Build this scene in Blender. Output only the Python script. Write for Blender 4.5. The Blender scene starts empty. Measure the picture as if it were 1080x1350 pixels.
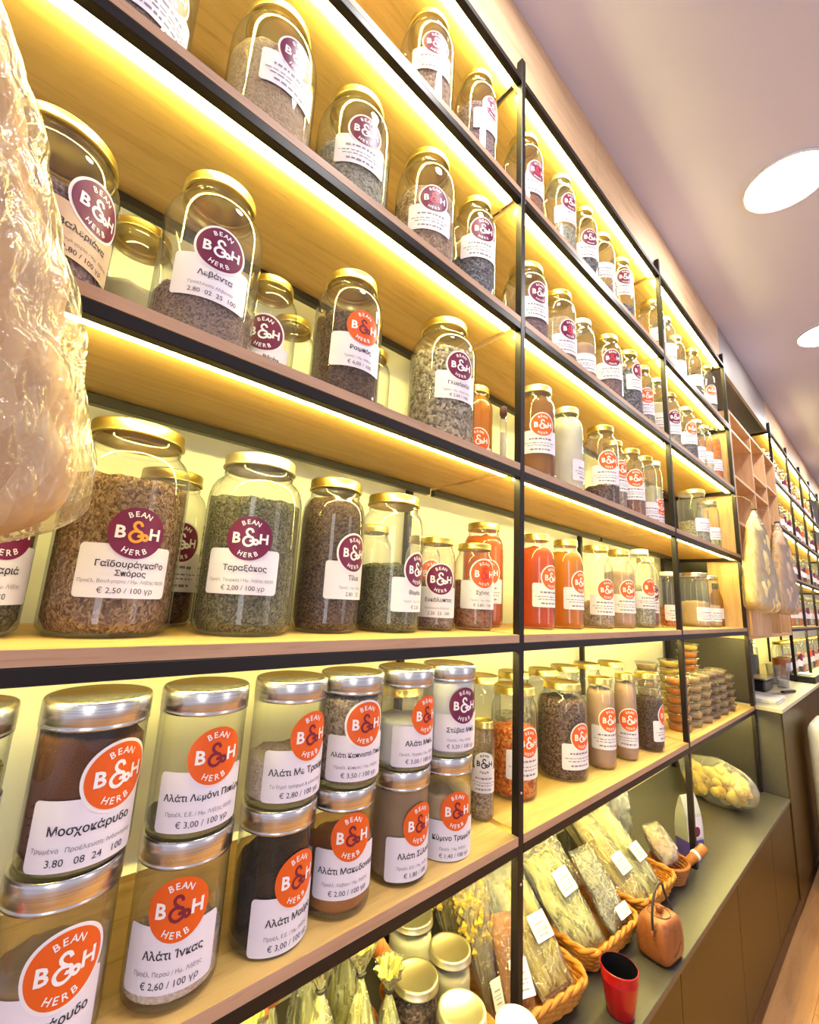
import bpy, math, random
from math import sin, cos, pi, sqrt, atan2, hypot
from mathutils import Matrix, Vector, noise

rnd = random.Random(7)
SC = bpy.context.scene
COL = SC.collection

# ---------------------------------------------------------------- camera, world, lights, exposure
cd = bpy.data.cameras.new('camera')
cd.sensor_fit = 'VERTICAL'; cd.sensor_height = 24.0; cd.sensor_width = 19.2
cd.lens = 576.35 * 24.0 / 1350.0
cd.clip_start = 0.02; cd.clip_end = 60
cam = bpy.data.objects.new('camera', cd); COL.objects.link(cam)
RX = Vector((0.73941, -0.67118, 0.05287)); RY = Vector((0.16634, 0.10602, -0.98035)); RZ = Vector((0.65238, 0.73368, 0.19004))
M = Matrix((RX, -RY, -RZ)).transposed().to_4x4()
M.translation = Vector((0, -0.62, 0))
cam.matrix_world = M
SC.camera = cam

w = bpy.data.worlds.new('world'); SC.world = w; w.use_nodes = True
w.node_tree.nodes['Background'].inputs[0].default_value = (0.84, 0.82, 1.0, 1)
w.node_tree.nodes['Background'].inputs[1].default_value = 0.56

def area(name, loc, target, sx, sy, power, colr):
    l = bpy.data.lights.new(name, 'AREA'); l.shape = 'RECTANGLE'; l.size = sx; l.size_y = sy; l.energy = power; l.color = colr
    o = bpy.data.objects.new(name, l); COL.objects.link(o); o.location = loc
    o.rotation_euler = (Vector(target) - Vector(loc)).to_track_quat('-Z', 'Y').to_euler()
    return o
area('shop_window_light', (-1.6, -3.2, 0.35), (0.6, 0.0, 0.1), 0.8, 2.2, 26, (0.92, 0.95, 1.0))
area('shop_door_light', (2.6, -3.4, 0.2), (1.6, 0.0, -0.2), 0.9, 2.2, 14, (1.0, 0.95, 0.92))  # added fill light for the shelf fronts, no door known there

SC.view_settings.view_transform = 'Standard'; SC.view_settings.look = 'None'
SC.view_settings.gamma = 1.0; SC.view_settings.use_curve_mapping = False
SC.view_settings.exposure = 0.35
cy = SC.cycles
cy.max_bounces = 10; cy.transparent_max_bounces = 40; cy.glossy_bounces = 4; cy.transmission_bounces = 6; cy.diffuse_bounces = 4
cy.use_denoising = True; cy.sample_clamp_indirect = 6.0; cy.caustics_reflective = False; cy.caustics_refractive = False
LED_POWER = 66.0

# ---------------------------------------------------------------- materials
MATS = {}
def newmat(name):
    m = bpy.data.materials.new(name); m.use_nodes = True
    nt = m.node_tree; b = nt.nodes['Principled BSDF']
    MATS[name] = m
    return m, nt, b
def setc(b, c, rough=0.5, metal=0.0, spec=0.5):
    b.inputs['Base Color'].default_value = (*c, 1); b.inputs['Roughness'].default_value = rough
    b.inputs['Metallic'].default_value = metal; b.inputs['Specular IOR Level'].default_value = spec
def N(nt, t, **kw):
    n = nt.nodes.new(t)
    for k, v in kw.items(): setattr(n, k, v)
    return n
def ramp(nt, fac, stops):
    r = N(nt, 'ShaderNodeValToRGB'); e = r.color_ramp.elements
    while len(e) < len(stops): e.new(0.5)
    for i, (p, c) in enumerate(stops): e[i].position = p; e[i].color = (*c, 1)
    nt.links.new(fac, r.inputs[0]); return r.outputs[0]
def mapping(nt, scale, coord='Object'):
    t = N(nt, 'ShaderNodeTexCoord'); m = N(nt, 'ShaderNodeMapping'); m.inputs['Scale'].default_value = scale
    nt.links.new(t.outputs[coord], m.inputs[0]); return m.outputs[0]
def bump(nt, b, h, strength, dist=0.002):
    n = N(nt, 'ShaderNodeBump'); n.inputs['Strength'].default_value = strength; n.inputs['Distance'].default_value = dist
    nt.links.new(h, n.inputs['Height']); nt.links.new(n.outputs[0], b.inputs['Normal'])
def plain(name, c, rough=0.5, metal=0.0, spec=0.5, grain=0.0):
    m, nt, b = newmat(name); setc(b, c, rough, metal, spec)
    if grain:
        t = N(nt, 'ShaderNodeTexNoise'); t.inputs['Scale'].default_value = 40
        nt.links.new(mapping(nt, (1, 1, 1)), t.inputs[0])
        nt.links.new(ramp(nt, t.outputs[0], [(0.3, tuple(x * (1 - grain) for x in c)), (0.7, tuple(min(1, x * (1 + grain)) for x in c))]), b.inputs['Base Color'])
    return m
def wood(name, c1, c2, scale=(1.2, 14, 14), rough=0.5):
    m, nt, b = newmat(name); setc(b, c1, rough, 0, 0.35)
    t = N(nt, 'ShaderNodeTexNoise'); t.inputs['Scale'].default_value = 3.0; t.inputs['Detail'].default_value = 8; t.inputs['Distortion'].default_value = 0.8
    mp = mapping(nt, scale); nt.links.new(mp, t.inputs[0])
    t2 = N(nt, 'ShaderNodeTexNoise'); t2.inputs['Scale'].default_value = 14.0; t2.inputs['Detail'].default_value = 4
    nt.links.new(mp, t2.inputs[0])
    c = ramp(nt, t.outputs[0], [(0.25, c2), (0.5, c1), (0.75, tuple(min(1, x * 1.1) for x in c1))])
    d = ramp(nt, t2.outputs[0], [(0.28, (0.72, 0.66, 0.6)), (0.42, (1, 1, 1))])
    mx = N(nt, 'ShaderNodeMix', data_type='RGBA', blend_type='MULTIPLY'); mx.inputs[0].default_value = 0.55
    nt.links.new(c, mx.inputs[6]); nt.links.new(d, mx.inputs[7]); nt.links.new(mx.outputs[2], b.inputs['Base Color'])
    bump(nt, b, t2.outputs[0], 0.15, 0.001)
    return m
def emit(name, c, s):
    m = bpy.data.materials.new(name); m.use_nodes = True; nt = m.node_tree
    nt.nodes.remove(nt.nodes['Principled BSDF']); e = N(nt, 'ShaderNodeEmission')
    e.inputs[0].default_value = (*c, 1); e.inputs[1].default_value = s
    nt.links.new(e.outputs[0], nt.nodes['Material Output'].inputs[0]); MATS[name] = m; return m
def thin(name, tint, edge, gloss=0.05, amax=0.85, power=3.0, rough=0.03, haze=0.0, hazec=(1, 1, 1), crinkle=0.0, cscale=30, base=0.045):
    """thin clear sheet: straight-through light, edge darkening, a mirror coat that grows at grazing angles"""
    m = bpy.data.materials.new(name); m.use_nodes = True; nt = m.node_tree; L = nt.links
    nt.nodes.remove(nt.nodes['Principled BSDF'])
    lw = N(nt, 'ShaderNodeLayerWeight'); lw.inputs[0].default_value = 0.5
    pw = N(nt, 'ShaderNodeMath', operation='POWER'); pw.inputs[1].default_value = power; L.new(lw.outputs['Facing'], pw.inputs[0])
    mr = N(nt, 'ShaderNodeMapRange'); mr.inputs['To Min'].default_value = base; mr.inputs['To Max'].default_value = amax; L.new(pw.outputs[0], mr.inputs[0])
    tr = N(nt, 'ShaderNodeBsdfTransparent'); gl = N(nt, 'ShaderNodeBsdfGlossy'); gl.inputs['Roughness'].default_value = rough
    L.new(ramp(nt, pw.outputs[0], [(0.0, tint), (0.9, edge)]), tr.inputs[0])
    sh = tr.outputs[0]
    if haze:
        df = N(nt, 'ShaderNodeBsdfDiffuse'); df.inputs[0].default_value = (*hazec, 1)
        tl = N(nt, 'ShaderNodeBsdfTranslucent'); tl.inputs[0].default_value = (*hazec, 1)
        m2 = N(nt, 'ShaderNodeMixShader'); m2.inputs[0].default_value = 0.5; L.new(df.outputs[0], m2.inputs[1]); L.new(tl.outputs[0], m2.inputs[2])
        m1 = N(nt, 'ShaderNodeMixShader'); m1.inputs[0].default_value = haze; L.new(sh, m1.inputs[1]); L.new(m2.outputs[0], m1.inputs[2]); sh = m1.outputs[0]
    if crinkle:
        t = N(nt, 'ShaderNodeTexNoise'); t.inputs['Scale'].default_value = cscale; t.inputs['Detail'].default_value = 3; t.inputs['Distortion'].default_value = 1.2
        L.new(mapping(nt, (1, 1, 0.5)), t.inputs[0])
        bn = N(nt, 'ShaderNodeBump'); bn.inputs['Strength'].default_value = crinkle; bn.inputs['Distance'].default_value = 0.02
        L.new(t.outputs[0], bn.inputs['Height']); L.new(bn.outputs[0], gl.inputs['Normal'])
    mx = N(nt, 'ShaderNodeMixShader'); L.new(mr.outputs[0], mx.inputs[0]); L.new(sh, mx.inputs[1]); L.new(gl.outputs[0], mx.inputs[2])
    L.new(mx.outputs[0], nt.nodes['Material Output'].inputs[0]); MATS[name] = m; return m
def grains(name, cols, scale=180, rough=0.8, b_str=0.7, stretch=(1, 1, 1), distort=0.0):
    """loose pieces: one tint per cell, cell relief"""
    m, nt, b = newmat(name); setc(b, cols[0], rough, 0, 0.25)
    v = N(nt, 'ShaderNodeTexVoronoi'); v.inputs['Scale'].default_value = scale
    mp = mapping(nt, stretch)
    if distort:
        nz = N(nt, 'ShaderNodeTexNoise'); nz.inputs['Scale'].default_value = scale * 0.25; nt.links.new(mp, nz.inputs[0])
        va = N(nt, 'ShaderNodeVectorMath', operation='MULTIPLY_ADD'); nt.links.new(nz.outputs['Color'], va.inputs[0]); va.inputs[1].default_value = (distort,) * 3
        nt.links.new(mp, va.inputs[2]); mp = va.outputs[0]
    nt.links.new(mp, v.inputs[0])
    sp = N(nt, 'ShaderNodeSeparateColor'); nt.links.new(v.outputs['Color'], sp.inputs[0])
    k = len(cols)
    nt.links.new(ramp(nt, sp.outputs[0], [(0.1 + 0.8 * i / max(1, k - 1), c) for i, c in enumerate(cols)]), b.inputs['Base Color'])
    inv = N(nt, 'ShaderNodeMath', operation='SUBTRACT'); inv.inputs[0].default_value = 1.0; nt.links.new(v.outputs['Distance'], inv.inputs[1])
    bump(nt, b, inv.outputs[0], b_str, 0.004)
    return m
def powder(name, c, var=0.12, scale=25):
    m, nt, b = newmat(name); setc(b, c, 0.9, 0, 0.15)
    t = N(nt, 'ShaderNodeTexNoise'); t.inputs['Scale'].default_value = scale; t.inputs['Detail'].default_value = 6
    nt.links.new(mapping(nt, (1, 1, 1)), t.inputs[0])
    nt.links.new(ramp(nt, t.outputs[0], [(0.3, tuple(x * (1 - var) for x in c)), (0.7, tuple(min(1, x * (1 + var)) for x in c))]), b.inputs['Base Color'])
    return m
def liquid(name, c, clear=0.35):
    m = bpy.data.materials.new(name); m.use_nodes = True; nt = m.node_tree; L = nt.links
    b = nt.nodes['Principled BSDF']; setc(b, c, 0.15, 0, 0.4)
    tl = N(nt, 'ShaderNodeBsdfTranslucent'); tl.inputs[0].default_value = (*c, 1)
    tr = N(nt, 'ShaderNodeBsdfTransparent'); tr.inputs[0].default_value = (*[x ** 0.6 for x in c], 1)
    a = N(nt, 'ShaderNodeMixShader'); a.inputs[0].default_value = 0.55; L.new(b.outputs[0], a.inputs[1]); L.new(tl.outputs[0], a.inputs[2])
    d = N(nt, 'ShaderNodeMixShader'); d.inputs[0].default_value = clear; L.new(a.outputs[0], d.inputs[1]); L.new(tr.outputs[0], d.inputs[2])
    L.new(d.outputs[0], nt.nodes['Material Output'].inputs[0]); MATS[name] = m; return m

wood('oak', (0.67, 0.44, 0.15), (0.54, 0.32, 0.09))
wood('oak_edge', (0.50, 0.31, 0.20), (0.40, 0.24, 0.15))  # pinker oak: neutral ceiling light on the board fronts put into the colour
wood('oak_pale', (0.66, 0.42, 0.22), (0.52, 0.31, 0.15), (14, 14, 1.2))
wood('oak_fascia', (0.62, 0.42, 0.25), (0.50, 0.31, 0.17), (1.0, 6, 10))
wood('floor_oak', (0.50, 0.25, 0.09), (0.38, 0.18, 0.06), (1.0, 10, 10), 0.35)
plain('black_steel', (0.010, 0.006, 0.006), 0.42, 0.0, 0.3)
plain('screw_steel', (0.7, 0.68, 0.65), 0.3, 1.0)
plain('cream_panel', (0.82, 0.80, 0.62), 0.6, 0, 0.3)
plain('grey_panel', (0.055, 0.050, 0.046), 0.45, 0, 0.4, 0.05)
plain('worktop_grey', (0.062, 0.055, 0.047), 0.36, 0, 0.35, 0.06)
plain('cabinet_front', (0.062, 0.034, 0.004), 0.40, 0, 0.15, 0.04)
plain('plinth_dark', (0.05, 0.02, 0.01), 0.5)
plain('desk_top', (0.62, 0.55, 0.40), 0.4, 0, 0.4)
plain('ceiling_paint', (0.60, 0.62, 0.86), 0.9, 0, 0.1)
plain('grey_fascia', (0.36, 0.33, 0.31), 0.35, 0.3)
plain('wall_paint', (0.75, 0.72, 0.68), 0.8)
plain('white_plastic', (0.85, 0.83, 0.80), 0.35)
plain('black_plastic', (0.012, 0.012, 0.014), 0.3)
emit('led', (1.0, 0.87, 0.27), LED_POWER)
emit('lamp_disc', (1.0, 0.965, 0.95), 82.0)
thin('glass', (0.985, 0.99, 0.975), (0.60, 0.63, 0.55), amax=0.8, power=3.2, haze=0.035)
thin('film', (0.97, 0.97, 0.94), (0.90, 0.90, 0.84), amax=0.75, power=2.0, rough=0.10, haze=0.09, crinkle=1.0, cscale=75, base=0.13)
thin('loofah_film', (0.95, 0.94, 0.86), (0.8, 0.78, 0.66), amax=0.7, power=2.0, rough=0.22, haze=0.22, hazec=(.72, .56, .40), crinkle=0.7, cscale=46, base=0.05)
thin('tub_plastic', (0.95, 0.94, 0.90), (0.7, 0.66, 0.55), amax=0.7, power=2.5, rough=0.1, haze=0.10, base=0.06)
def lidmat(name, c, rough, streak=0.25):
    m, nt, b = newmat(name); setc(b, c, rough, 1.0)
    t = N(nt, 'ShaderNodeTexNoise'); t.inputs['Scale'].default_value = 6; t.inputs['Detail'].default_value = 5
    nt.links.new(mapping(nt, (2, 2, 120)), t.inputs[0])
    nt.links.new(ramp(nt, t.outputs[0], [(0.3, tuple(x * (1 - streak) for x in c)), (0.7, tuple(min(1, x * (1 + streak)) for x in c))]), b.inputs['Base Color'])
lidmat('gold', (0.78, 0.62, 0.20), 0.32, 0.08)
lidmat('pale_gold', (0.80, 0.74, 0.50), 0.42, 0.08)
lidmat('steel', (0.66, 0.64, 0.63), 0.26, 0.18)
plain('white_lid', (0.85, 0.84, 0.72), 0.4)
plain('sticker', (0.83, 0.78, 0.86), 0.55, 0, 0.3)
plain('sticker_beige', (0.70, 0.52, 0.36), 0.6, 0, 0.3)
plain('ring_white', (0.88, 0.85, 0.88), 0.5, 0, 0.3)
plain('badge_purple', (0.165, 0.012, 0.062), 0.4, 0, 0.4)
plain('badge_orange', (0.80, 0.12, 0.012), 0.4, 0, 0.4)
plain('ink', (0.03, 0.022, 0.035), 0.6)
plain('ink_grey', (0.20, 0.18, 0.22), 0.6)
plain('print_white', (0.92, 0.90, 0.92), 0.5)
plain('print_orange', (0.95, 0.35, 0.03), 0.5)
plain('print_maroon', (0.20, 0.008, 0.03), 0.5)
plain('print_red', (0.70, 0.03, 0.06), 0.5)
# what the jars hold
grains('c_brownseed', [(0.10, 0.045, 0.02), (0.26, 0.14, 0.07), (0.42, 0.27, 0.15), (0.16, 0.08, 0.04)], 330, stretch=(1, 1, 0.75), distort=0.02)
grains('c_greenherb', [(0.045, 0.045, 0.02), (0.13, 0.13, 0.065), (0.22, 0.21, 0.12), (0.09, 0.06, 0.03)], 357, distort=0.008)
grains('c_darkherb', [(0.035, 0.018, 0.012), (0.10, 0.05, 0.03), (0.17, 0.10, 0.055)], 323, distort=0.008)
grains('c_greyherb', [(0.20, 0.19, 0.14), (0.36, 0.34, 0.27), (0.48, 0.46, 0.38)], 204, distort=0.01)
grains('c_chunky', [(0.13, 0.10, 0.075), (0.38, 0.32, 0.25), (0.58, 0.52, 0.42), (0.22, 0.17, 0.12)], 161, distort=0.012)
grains('c_lavender', [(0.13, 0.085, 0.075), (0.28, 0.20, 0.17), (0.36, 0.27, 0.24)], 391)
grains('c_pinkflower', [(0.33, 0.18, 0.14), (0.55, 0.38, 0.28), (0.42, 0.32, 0.18), (0.22, 0.12, 0.10)], 161, distort=0.012)
grains('c_mauve', [(0.12, 0.07, 0.08), (0.24, 0.15, 0.17), (0.32, 0.22, 0.22)], 238)
grains('c_slate', [(0.045, 0.045, 0.06), (0.13, 0.13, 0.17), (0.28, 0.27, 0.30)], 187)
grains('c_beige', [(0.46, 0.30, 0.18), (0.62, 0.46, 0.30), (0.52, 0.38, 0.24)], 221)
grains('c_redbrown', [(0.20, 0.06, 0.035), (0.36, 0.13, 0.07), (0.28, 0.17, 0.12)], 204)
grains('c_goji', [(0.35, 0.05, 0.01), (0.60, 0.14, 0.02), (0.72, 0.28, 0.06)], 153, 0.5, distort=0.01)
grains('c_darkmix', [(0.03, 0.015, 0.015), (0.09, 0.05, 0.04), (0.22, 0.15, 0.11), (0.12, 0.05, 0.06)], 204, distort=0.012)
grains('c_orangeslices', [(0.62, 0.16, 0.02), (0.75, 0.27, 0.05), (0.5, 0.18, 0.06)], 45, distort=0.015)
grains('c_coarsesalt', [(0.19, 0.13, 0.09), (0.38, 0.28, 0.20), (0.48, 0.38, 0.30)], 255)
grains('c_pinksalt', [(0.72, 0.50, 0.42), (0.82, 0.66, 0.58), (0.80, 0.72, 0.66)], 340)
powder('c_nutmeg', (0.115, 0.038, 0.018), 0.16)
powder('c_black', (0.012, 0.009, 0.008), 0.3)
powder('c_orangepowder', (0.38, 0.15, 0.045))
powder('c_taupe', (0.30, 0.20, 0.12))
powder('c_tan', (0.56, 0.41, 0.24))
powder('c_whitesalt', (0.80, 0.78, 0.78), 0.05)
powder('c_palecream', (0.66, 0.58, 0.42), 0.08)
powder('c_greygreen', (0.24, 0.23, 0.15))
powder('c_rosepowder', (0.46, 0.30, 0.22))
powder('c_milky', (0.72, 0.68, 0.55), 0.06)
liquid('c_orangeoil', (0.82, 0.22, 0.015), 0.2)
liquid('c_redoil', (0.78, 0.14, 0.01), 0.15)
liquid('c_amber', (0.50, 0.26, 0.07), 0.3)
liquid('c_honey', (0.80, 0.34, 0.02), 0.25)
grains('c_loofah', [(0.56, 0.35, 0.20), (0.65, 0.44, 0.28), (0.70, 0.52, 0.36)], 60, 0.85, 0.5, (1, 1, 0.25), 0.03)
grains('c_yellowloofah', [(0.72, 0.52, 0.20), (0.84, 0.68, 0.30), (0.86, 0.74, 0.42)], 60, 0.85, 0.5, (1, 1, 0.25), 0.03)
grains('c_nugget', [(0.80, 0.50, 0.06), (0.88, 0.66, 0.16), (0.80, 0.56, 0.12)], 119, 0.6, 0.4)
grains('c_straw', [(0.44, 0.33, 0.08), (0.58, 0.47, 0.16), (0.24, 0.17, 0.04), (0.50, 0.40, 0.12)], 130, 0.8, 0.6, (1, 1, 0.2), 0.02)
grains('c_paleherb', [(0.34, 0.33, 0.10), (0.52, 0.50, 0.20), (0.60, 0.58, 0.30), (0.18, 0.16, 0.05)], 120, 0.8, 0.7, (1, 1, 0.3), 0.03)
plain('stalk', (0.34, 0.26, 0.09), 0.8)
plain('flower_head', (0.60, 0.42, 0.05), 0.85)
plain('tie_black', (0.015, 0.013, 0.012), 0.5)
wood('wicker', (0.60, 0.24, 0.03), (0.40, 0.12, 0.012), (30, 30, 30), 0.45)
wood('wicker_red', (0.42, 0.13, 0.025), (0.30, 0.075, 0.014), (30, 30, 30), 0.45)
wood('wicker_dark', (0.42, 0.15, 0.03), (0.28, 0.09, 0.02), (30, 30, 30), 0.5)
plain('red_glaze', (0.36, 0.004, 0.008), 0.22, 0, 0.5)
plain('black_glaze', (0.006, 0.006, 0.009), 0.25)
wood('terracotta', (0.24, 0.075, 0.022), (0.15, 0.042, 0.013), (12, 12, 12), 0.4)
plain('seam_dark', (0.10, 0.03, 0.012), 0.6)
plain('purple_card', (0.10, 0.065, 0.36), 0.5)
plain('silver_pack', (0.62, 0.62, 0.56), 0.35, 0.4)
plain('kraft', (0.50, 0.36, 0.20), 0.7)
plain('paper', (0.82, 0.80, 0.74), 0.6)

# ---------------------------------------------------------------- mesh helpers
class MB:
    def __init__(s): s.v = []; s.f = []
    def add(s, vs, fs):
        o = len(s.v); s.v += [tuple(p) for p in vs]; s.f += [tuple(i + o for i in f) for f in fs]; return s
    def box(s, x0, x1, y0, y1, z0, z1, ch=0.0):
        if ch <= 0:
            return s.add([(x0, y0, z0), (x1, y0, z0), (x1, y1, z0), (x0, y1, z0), (x0, y0, z1), (x1, y0, z1), (x1, y1, z1), (x0, y1, z1)],
                         [(0, 3, 2, 1), (4, 5, 6, 7), (0, 1, 5, 4), (1, 2, 6, 5), (2, 3, 7, 6), (3, 0, 4, 7)])
        bm = bmesh_box(x0, x1, y0, y1, z0, z1, ch); return s.add(*bm)
    def lathe(s, prof, n=36, cx=0, cy=0, ph=0.0):
        vs = []; fs = []; rows = []
        for r, z in prof:
            if r < 1e-6:
                rows.append([len(vs)]); vs.append((cx, cy, z))
            else:
                rows.append(list(range(len(vs), len(vs) + n)))
                vs += [(cx + r * cos(ph + 2 * pi * k / n), cy + r * sin(ph + 2 * pi * k / n), z) for k in range(n)]
        for a, b in zip(rows, rows[1:]):
            for k in range(n):
                k2 = (k + 1) % n
                if len(a) == 1 and len(b) == 1: continue
                if len(a) == 1: fs.append((a[0], b[k2], b[k]))
                elif len(b) == 1: fs.append((a[k], a[k2], b[0]))
                else: fs.append((a[k], a[k2], b[k2], b[k]))
        return s.add(vs, fs)
    def tube(s, pts, r, n=6, closed=False, cap=True):
        P = [Vector(p) for p in pts]; m = len(P); vs = []; fs = []; up = None
        for i in range(m):
            if closed: t = P[(i + 1) % m] - P[i - 1]
            else: t = P[min(i + 1, m - 1)] - P[max(i - 1, 0)]
            t = t.normalized() if t.length > 1e-9 else Vector((0, 0, 1))
            if up is None: up = t.orthogonal().normalized()
            a = (up - t * up.dot(t))
            a = a.normalized() if a.length > 1e-6 else t.orthogonal().normalized()
            up = a; b = t.cross(a); rr = r[i] if hasattr(r, '__len__') else r
            vs += [P[i] + (a * cos(2 * pi * k / n) + b * sin(2 * pi * k / n)) * rr for k in range(n)]
        for i in range(m if closed else m - 1):
            j = (i + 1) % m
            for k in range(n): fs.append((i * n + k, i * n + (k + 1) % n, j * n + (k + 1) % n, j * n + k))
        if not closed and cap:
            fs.append(tuple(range(n - 1, -1, -1))); fs.append(tuple((m - 1) * n + k for k in range(n)))
        return s.add(vs, fs)
    def mesh(s, name, smooth=True):
        me = bpy.data.meshes.new(name); me.from_pydata(s.v, [], s.f); me.update()
        if smooth: me.polygons.foreach_set('use_smooth', [True] * len(me.polygons))
        return me
    def build(s, name, mat, parent=None, smooth=True, loc=None, rot=None):
        o = bpy.data.objects.new(name, s.mesh(name, smooth)); COL.objects.link(o)
        o.data.materials.append(MATS[mat])
        if parent: o.parent = parent
        if loc: o.location = loc
        if rot: o.rotation_euler = rot
        return o
def bmesh_box(x0, x1, y0, y1, z0, z1, c):
    vs = []; idx = {}
    X = (x0, x1); Y = (y0, y1); Z = (z0, z1)
    for i in (0, 1):
        for j in (0, 1):
            for k in (0, 1):
                sx, sy, sz = (1, -1)[i], (1, -1)[j], (1, -1)[k]
                idx[i, j, k, 0] = len(vs); vs.append((X[i], Y[j] + sy * c, Z[k] + sz * c))
                idx[i, j, k, 1] = len(vs); vs.append((X[i] + sx * c, Y[j], Z[k] + sz * c))
                idx[i, j, k, 2] = len(vs); vs.append((X[i] + sx * c, Y[j] + sy * c, Z[k]))
    fs = []
    cen = Vector(((x0 + x1) / 2, (y0 + y1) / 2, (z0 + z1) / 2))
    def face(l):
        p = [Vector(vs[a]) for a in l]; n = (p[1] - p[0]).cross(p[2] - p[0]); c0 = sum(p, Vector()) / len(p)
        fs.append(tuple(l) if n.dot(c0 - cen) > 0 else tuple(reversed(l)))
    for i in (0, 1): face([idx[i, j, k, 0] for j, k in ((0, 0), (1, 0), (1, 1), (0, 1))])
    for j in (0, 1): face([idx[i, j, k, 1] for i, k in ((0, 0), (1, 0), (1, 1), (0, 1))])
    for k in (0, 1): face([idx[i, j, k, 2] for i, j in ((0, 0), (1, 0), (1, 1), (0, 1))])
    for i in (0, 1):
        for j in (0, 1): face([idx[i, j, 0, 0], idx[i, j, 1, 0], idx[i, j, 1, 1], idx[i, j, 0, 1]])
        for k in (0, 1): face([idx[i, 0, k, 0], idx[i, 1, k, 0], idx[i, 1, k, 2], idx[i, 0, k, 2]])
    for j in (0, 1):
        for k in (0, 1): face([idx[0, j, k, 1], idx[1, j, k, 1], idx[1, j, k, 2], idx[0, j, k, 2]])
    for i in (0, 1):
        for j in (0, 1):
            for k in (0, 1): face([idx[i, j, k, 0], idx[i, j, k, 1], idx[i, j, k, 2]])
    return vs, fs
def bx(name, mat, parent, x0, x1, y0, y1, z0, z1, ch=0.0015):
    return MB().box(x0, x1, y0, y1, z0, z1, ch).build(name, mat, parent, smooth=False)
def tag(o, label=None, cat=None, group=None, kind=None):
    if label: o['label'] = label
    if cat: o['category'] = cat
    if group: o['group'] = group
    if kind: o['kind'] = kind
    return o
def empty(name, loc, label, cat, group=None, rz=0.0):
    o = bpy.data.objects.new(name, None); COL.objects.link(o); o.location = loc; o.rotation_euler = (0, 0, rz)
    o.empty_display_size = 0.02
    return tag(o, label, cat, group)
def copy_tree(o, parent=None):
    c = o.copy(); COL.objects.link(c)
    if parent: c.parent = parent
    for ch in o.children: copy_tree(ch, c)
    return c
def nz(x, y, z, s=1.0): return noise.noise(Vector((x * s, y * s, z * s)))

# ---------------------------------------------------------------- lettering
_tc = {}
def glyphs(text, bold=0.0):
    k = (text, bold)
    if k not in _tc:
        c = bpy.data.curves.new('t', 'FONT'); c.body = text; c.size = 1; c.resolution_u = 2; c.offset = bold
        o = bpy.data.objects.new('t', c); COL.objects.link(o)
        dg = bpy.context.evaluated_depsgraph_get()
        me = bpy.data.meshes.new_from_object(o.evaluated_get(dg))
        V = [(v.co.x, v.co.y) for v in me.vertices]; F = [tuple(p.vertices) for p in me.polygons]
        bpy.data.objects.remove(o); bpy.data.curves.remove(c); bpy.data.meshes.remove(me)
        xs = [p[0] for p in V] or [0]; ys = [p[1] for p in V] or [0]
        _tc[k] = (V, F, min(xs), max(xs), min(ys), max(ys))
    return _tc[k]
class Flat:
    """2-D shapes that are later laid on a plane or wrapped around a jar"""
    def __init__(s): s.v = []; s.f = []
    def add(s, V, F): o = len(s.v); s.v += V; s.f += [tuple(i + o for i in f) for f in F]
    def text(s, t, cx, cyy, size, maxw=None, bold=0.0, rot=0.0, sx=1.0):
        V, F, a, b, c, d = glyphs(t, bold); k = size
        if maxw and (b - a) * k > maxw: k = maxw / (b - a)
        cr, sr = cos(rot), sin(rot); out = []
        for x, y in V:
            px = (x - (a + b) / 2) * k * sx; py = (y - 0.35) * k
            out.append((cx + px * cr - py * sr, cyy + px * sr + py * cr))
        s.add(out, F)
    def rect(s, x0, x1, y0, y1): s.add([(x0, y0), (x1, y0), (x1, y1), (x0, y1)], [(0, 1, 2, 3)])
    def disc(s, cx, cyy, r, n=28):
        V = []; F = []
        for i in range(n + 1):
            u = -r * cos(pi * i / n); q = sqrt(max(0, r * r - u * u)); V += [(cx + u, cyy - q), (cx + u, cyy + q)]
        for i in range(n): F.append((2 * i, 2 * i + 2, 2 * i + 3, 2 * i + 1))
        s.add(V, F)
    def rrect(s, cx, cyy, w_, h_, rc, n=22):
        V = []; F = []; us = sorted(set([-w_ / 2 + w_ * i / n for i in range(n + 1)] + [sg * (w_ / 2 - rc * q) for sg in (-1, 1) for q in (0.1, 0.3, 0.6)]))
        for u in us:
            e = abs(u) - (w_ / 2 - rc); q = h_ / 2 - (rc - sqrt(max(0, rc * rc - e * e)) if e > 0 else 0)
            V += [(cx + u, cyy - q), (cx + u, cyy + q)]
        for i in range(len(us) - 1): F.append((2 * i, 2 * i + 2, 2 * i + 3, 2 * i + 1))
        s.add(V, F)
    def stroke(s, pts, wd):
        V = []; F = []; m = len(pts)
        for i in range(m):
            x0, y0 = pts[max(i - 1, 0)]; x1, y1 = pts[min(i + 1, m - 1)]; dx, dy = x1 - x0, y1 - y0; l = hypot(dx, dy) or 1
            V += [(pts[i][0] - dy / l * wd / 2, pts[i][1] + dx / l * wd / 2), (pts[i][0] + dy / l * wd / 2, pts[i][1] - dx / l * wd / 2)]
        for i in range(m - 1): F.append((2 * i, 2 * i + 1, 2 * i + 3, 2 * i + 2))
        s.add(V, F)
    def wrap(s, r, phi, z):
        m = MB(); m.add([(r * sin(phi + u / r), -r * cos(phi + u / r), z + v) for u, v in s.v], s.f); return m
    def plane(s, off=0.0):
        m = MB(); m.add([(u, -off, v) for u, v in s.v], s.f); return m
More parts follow.
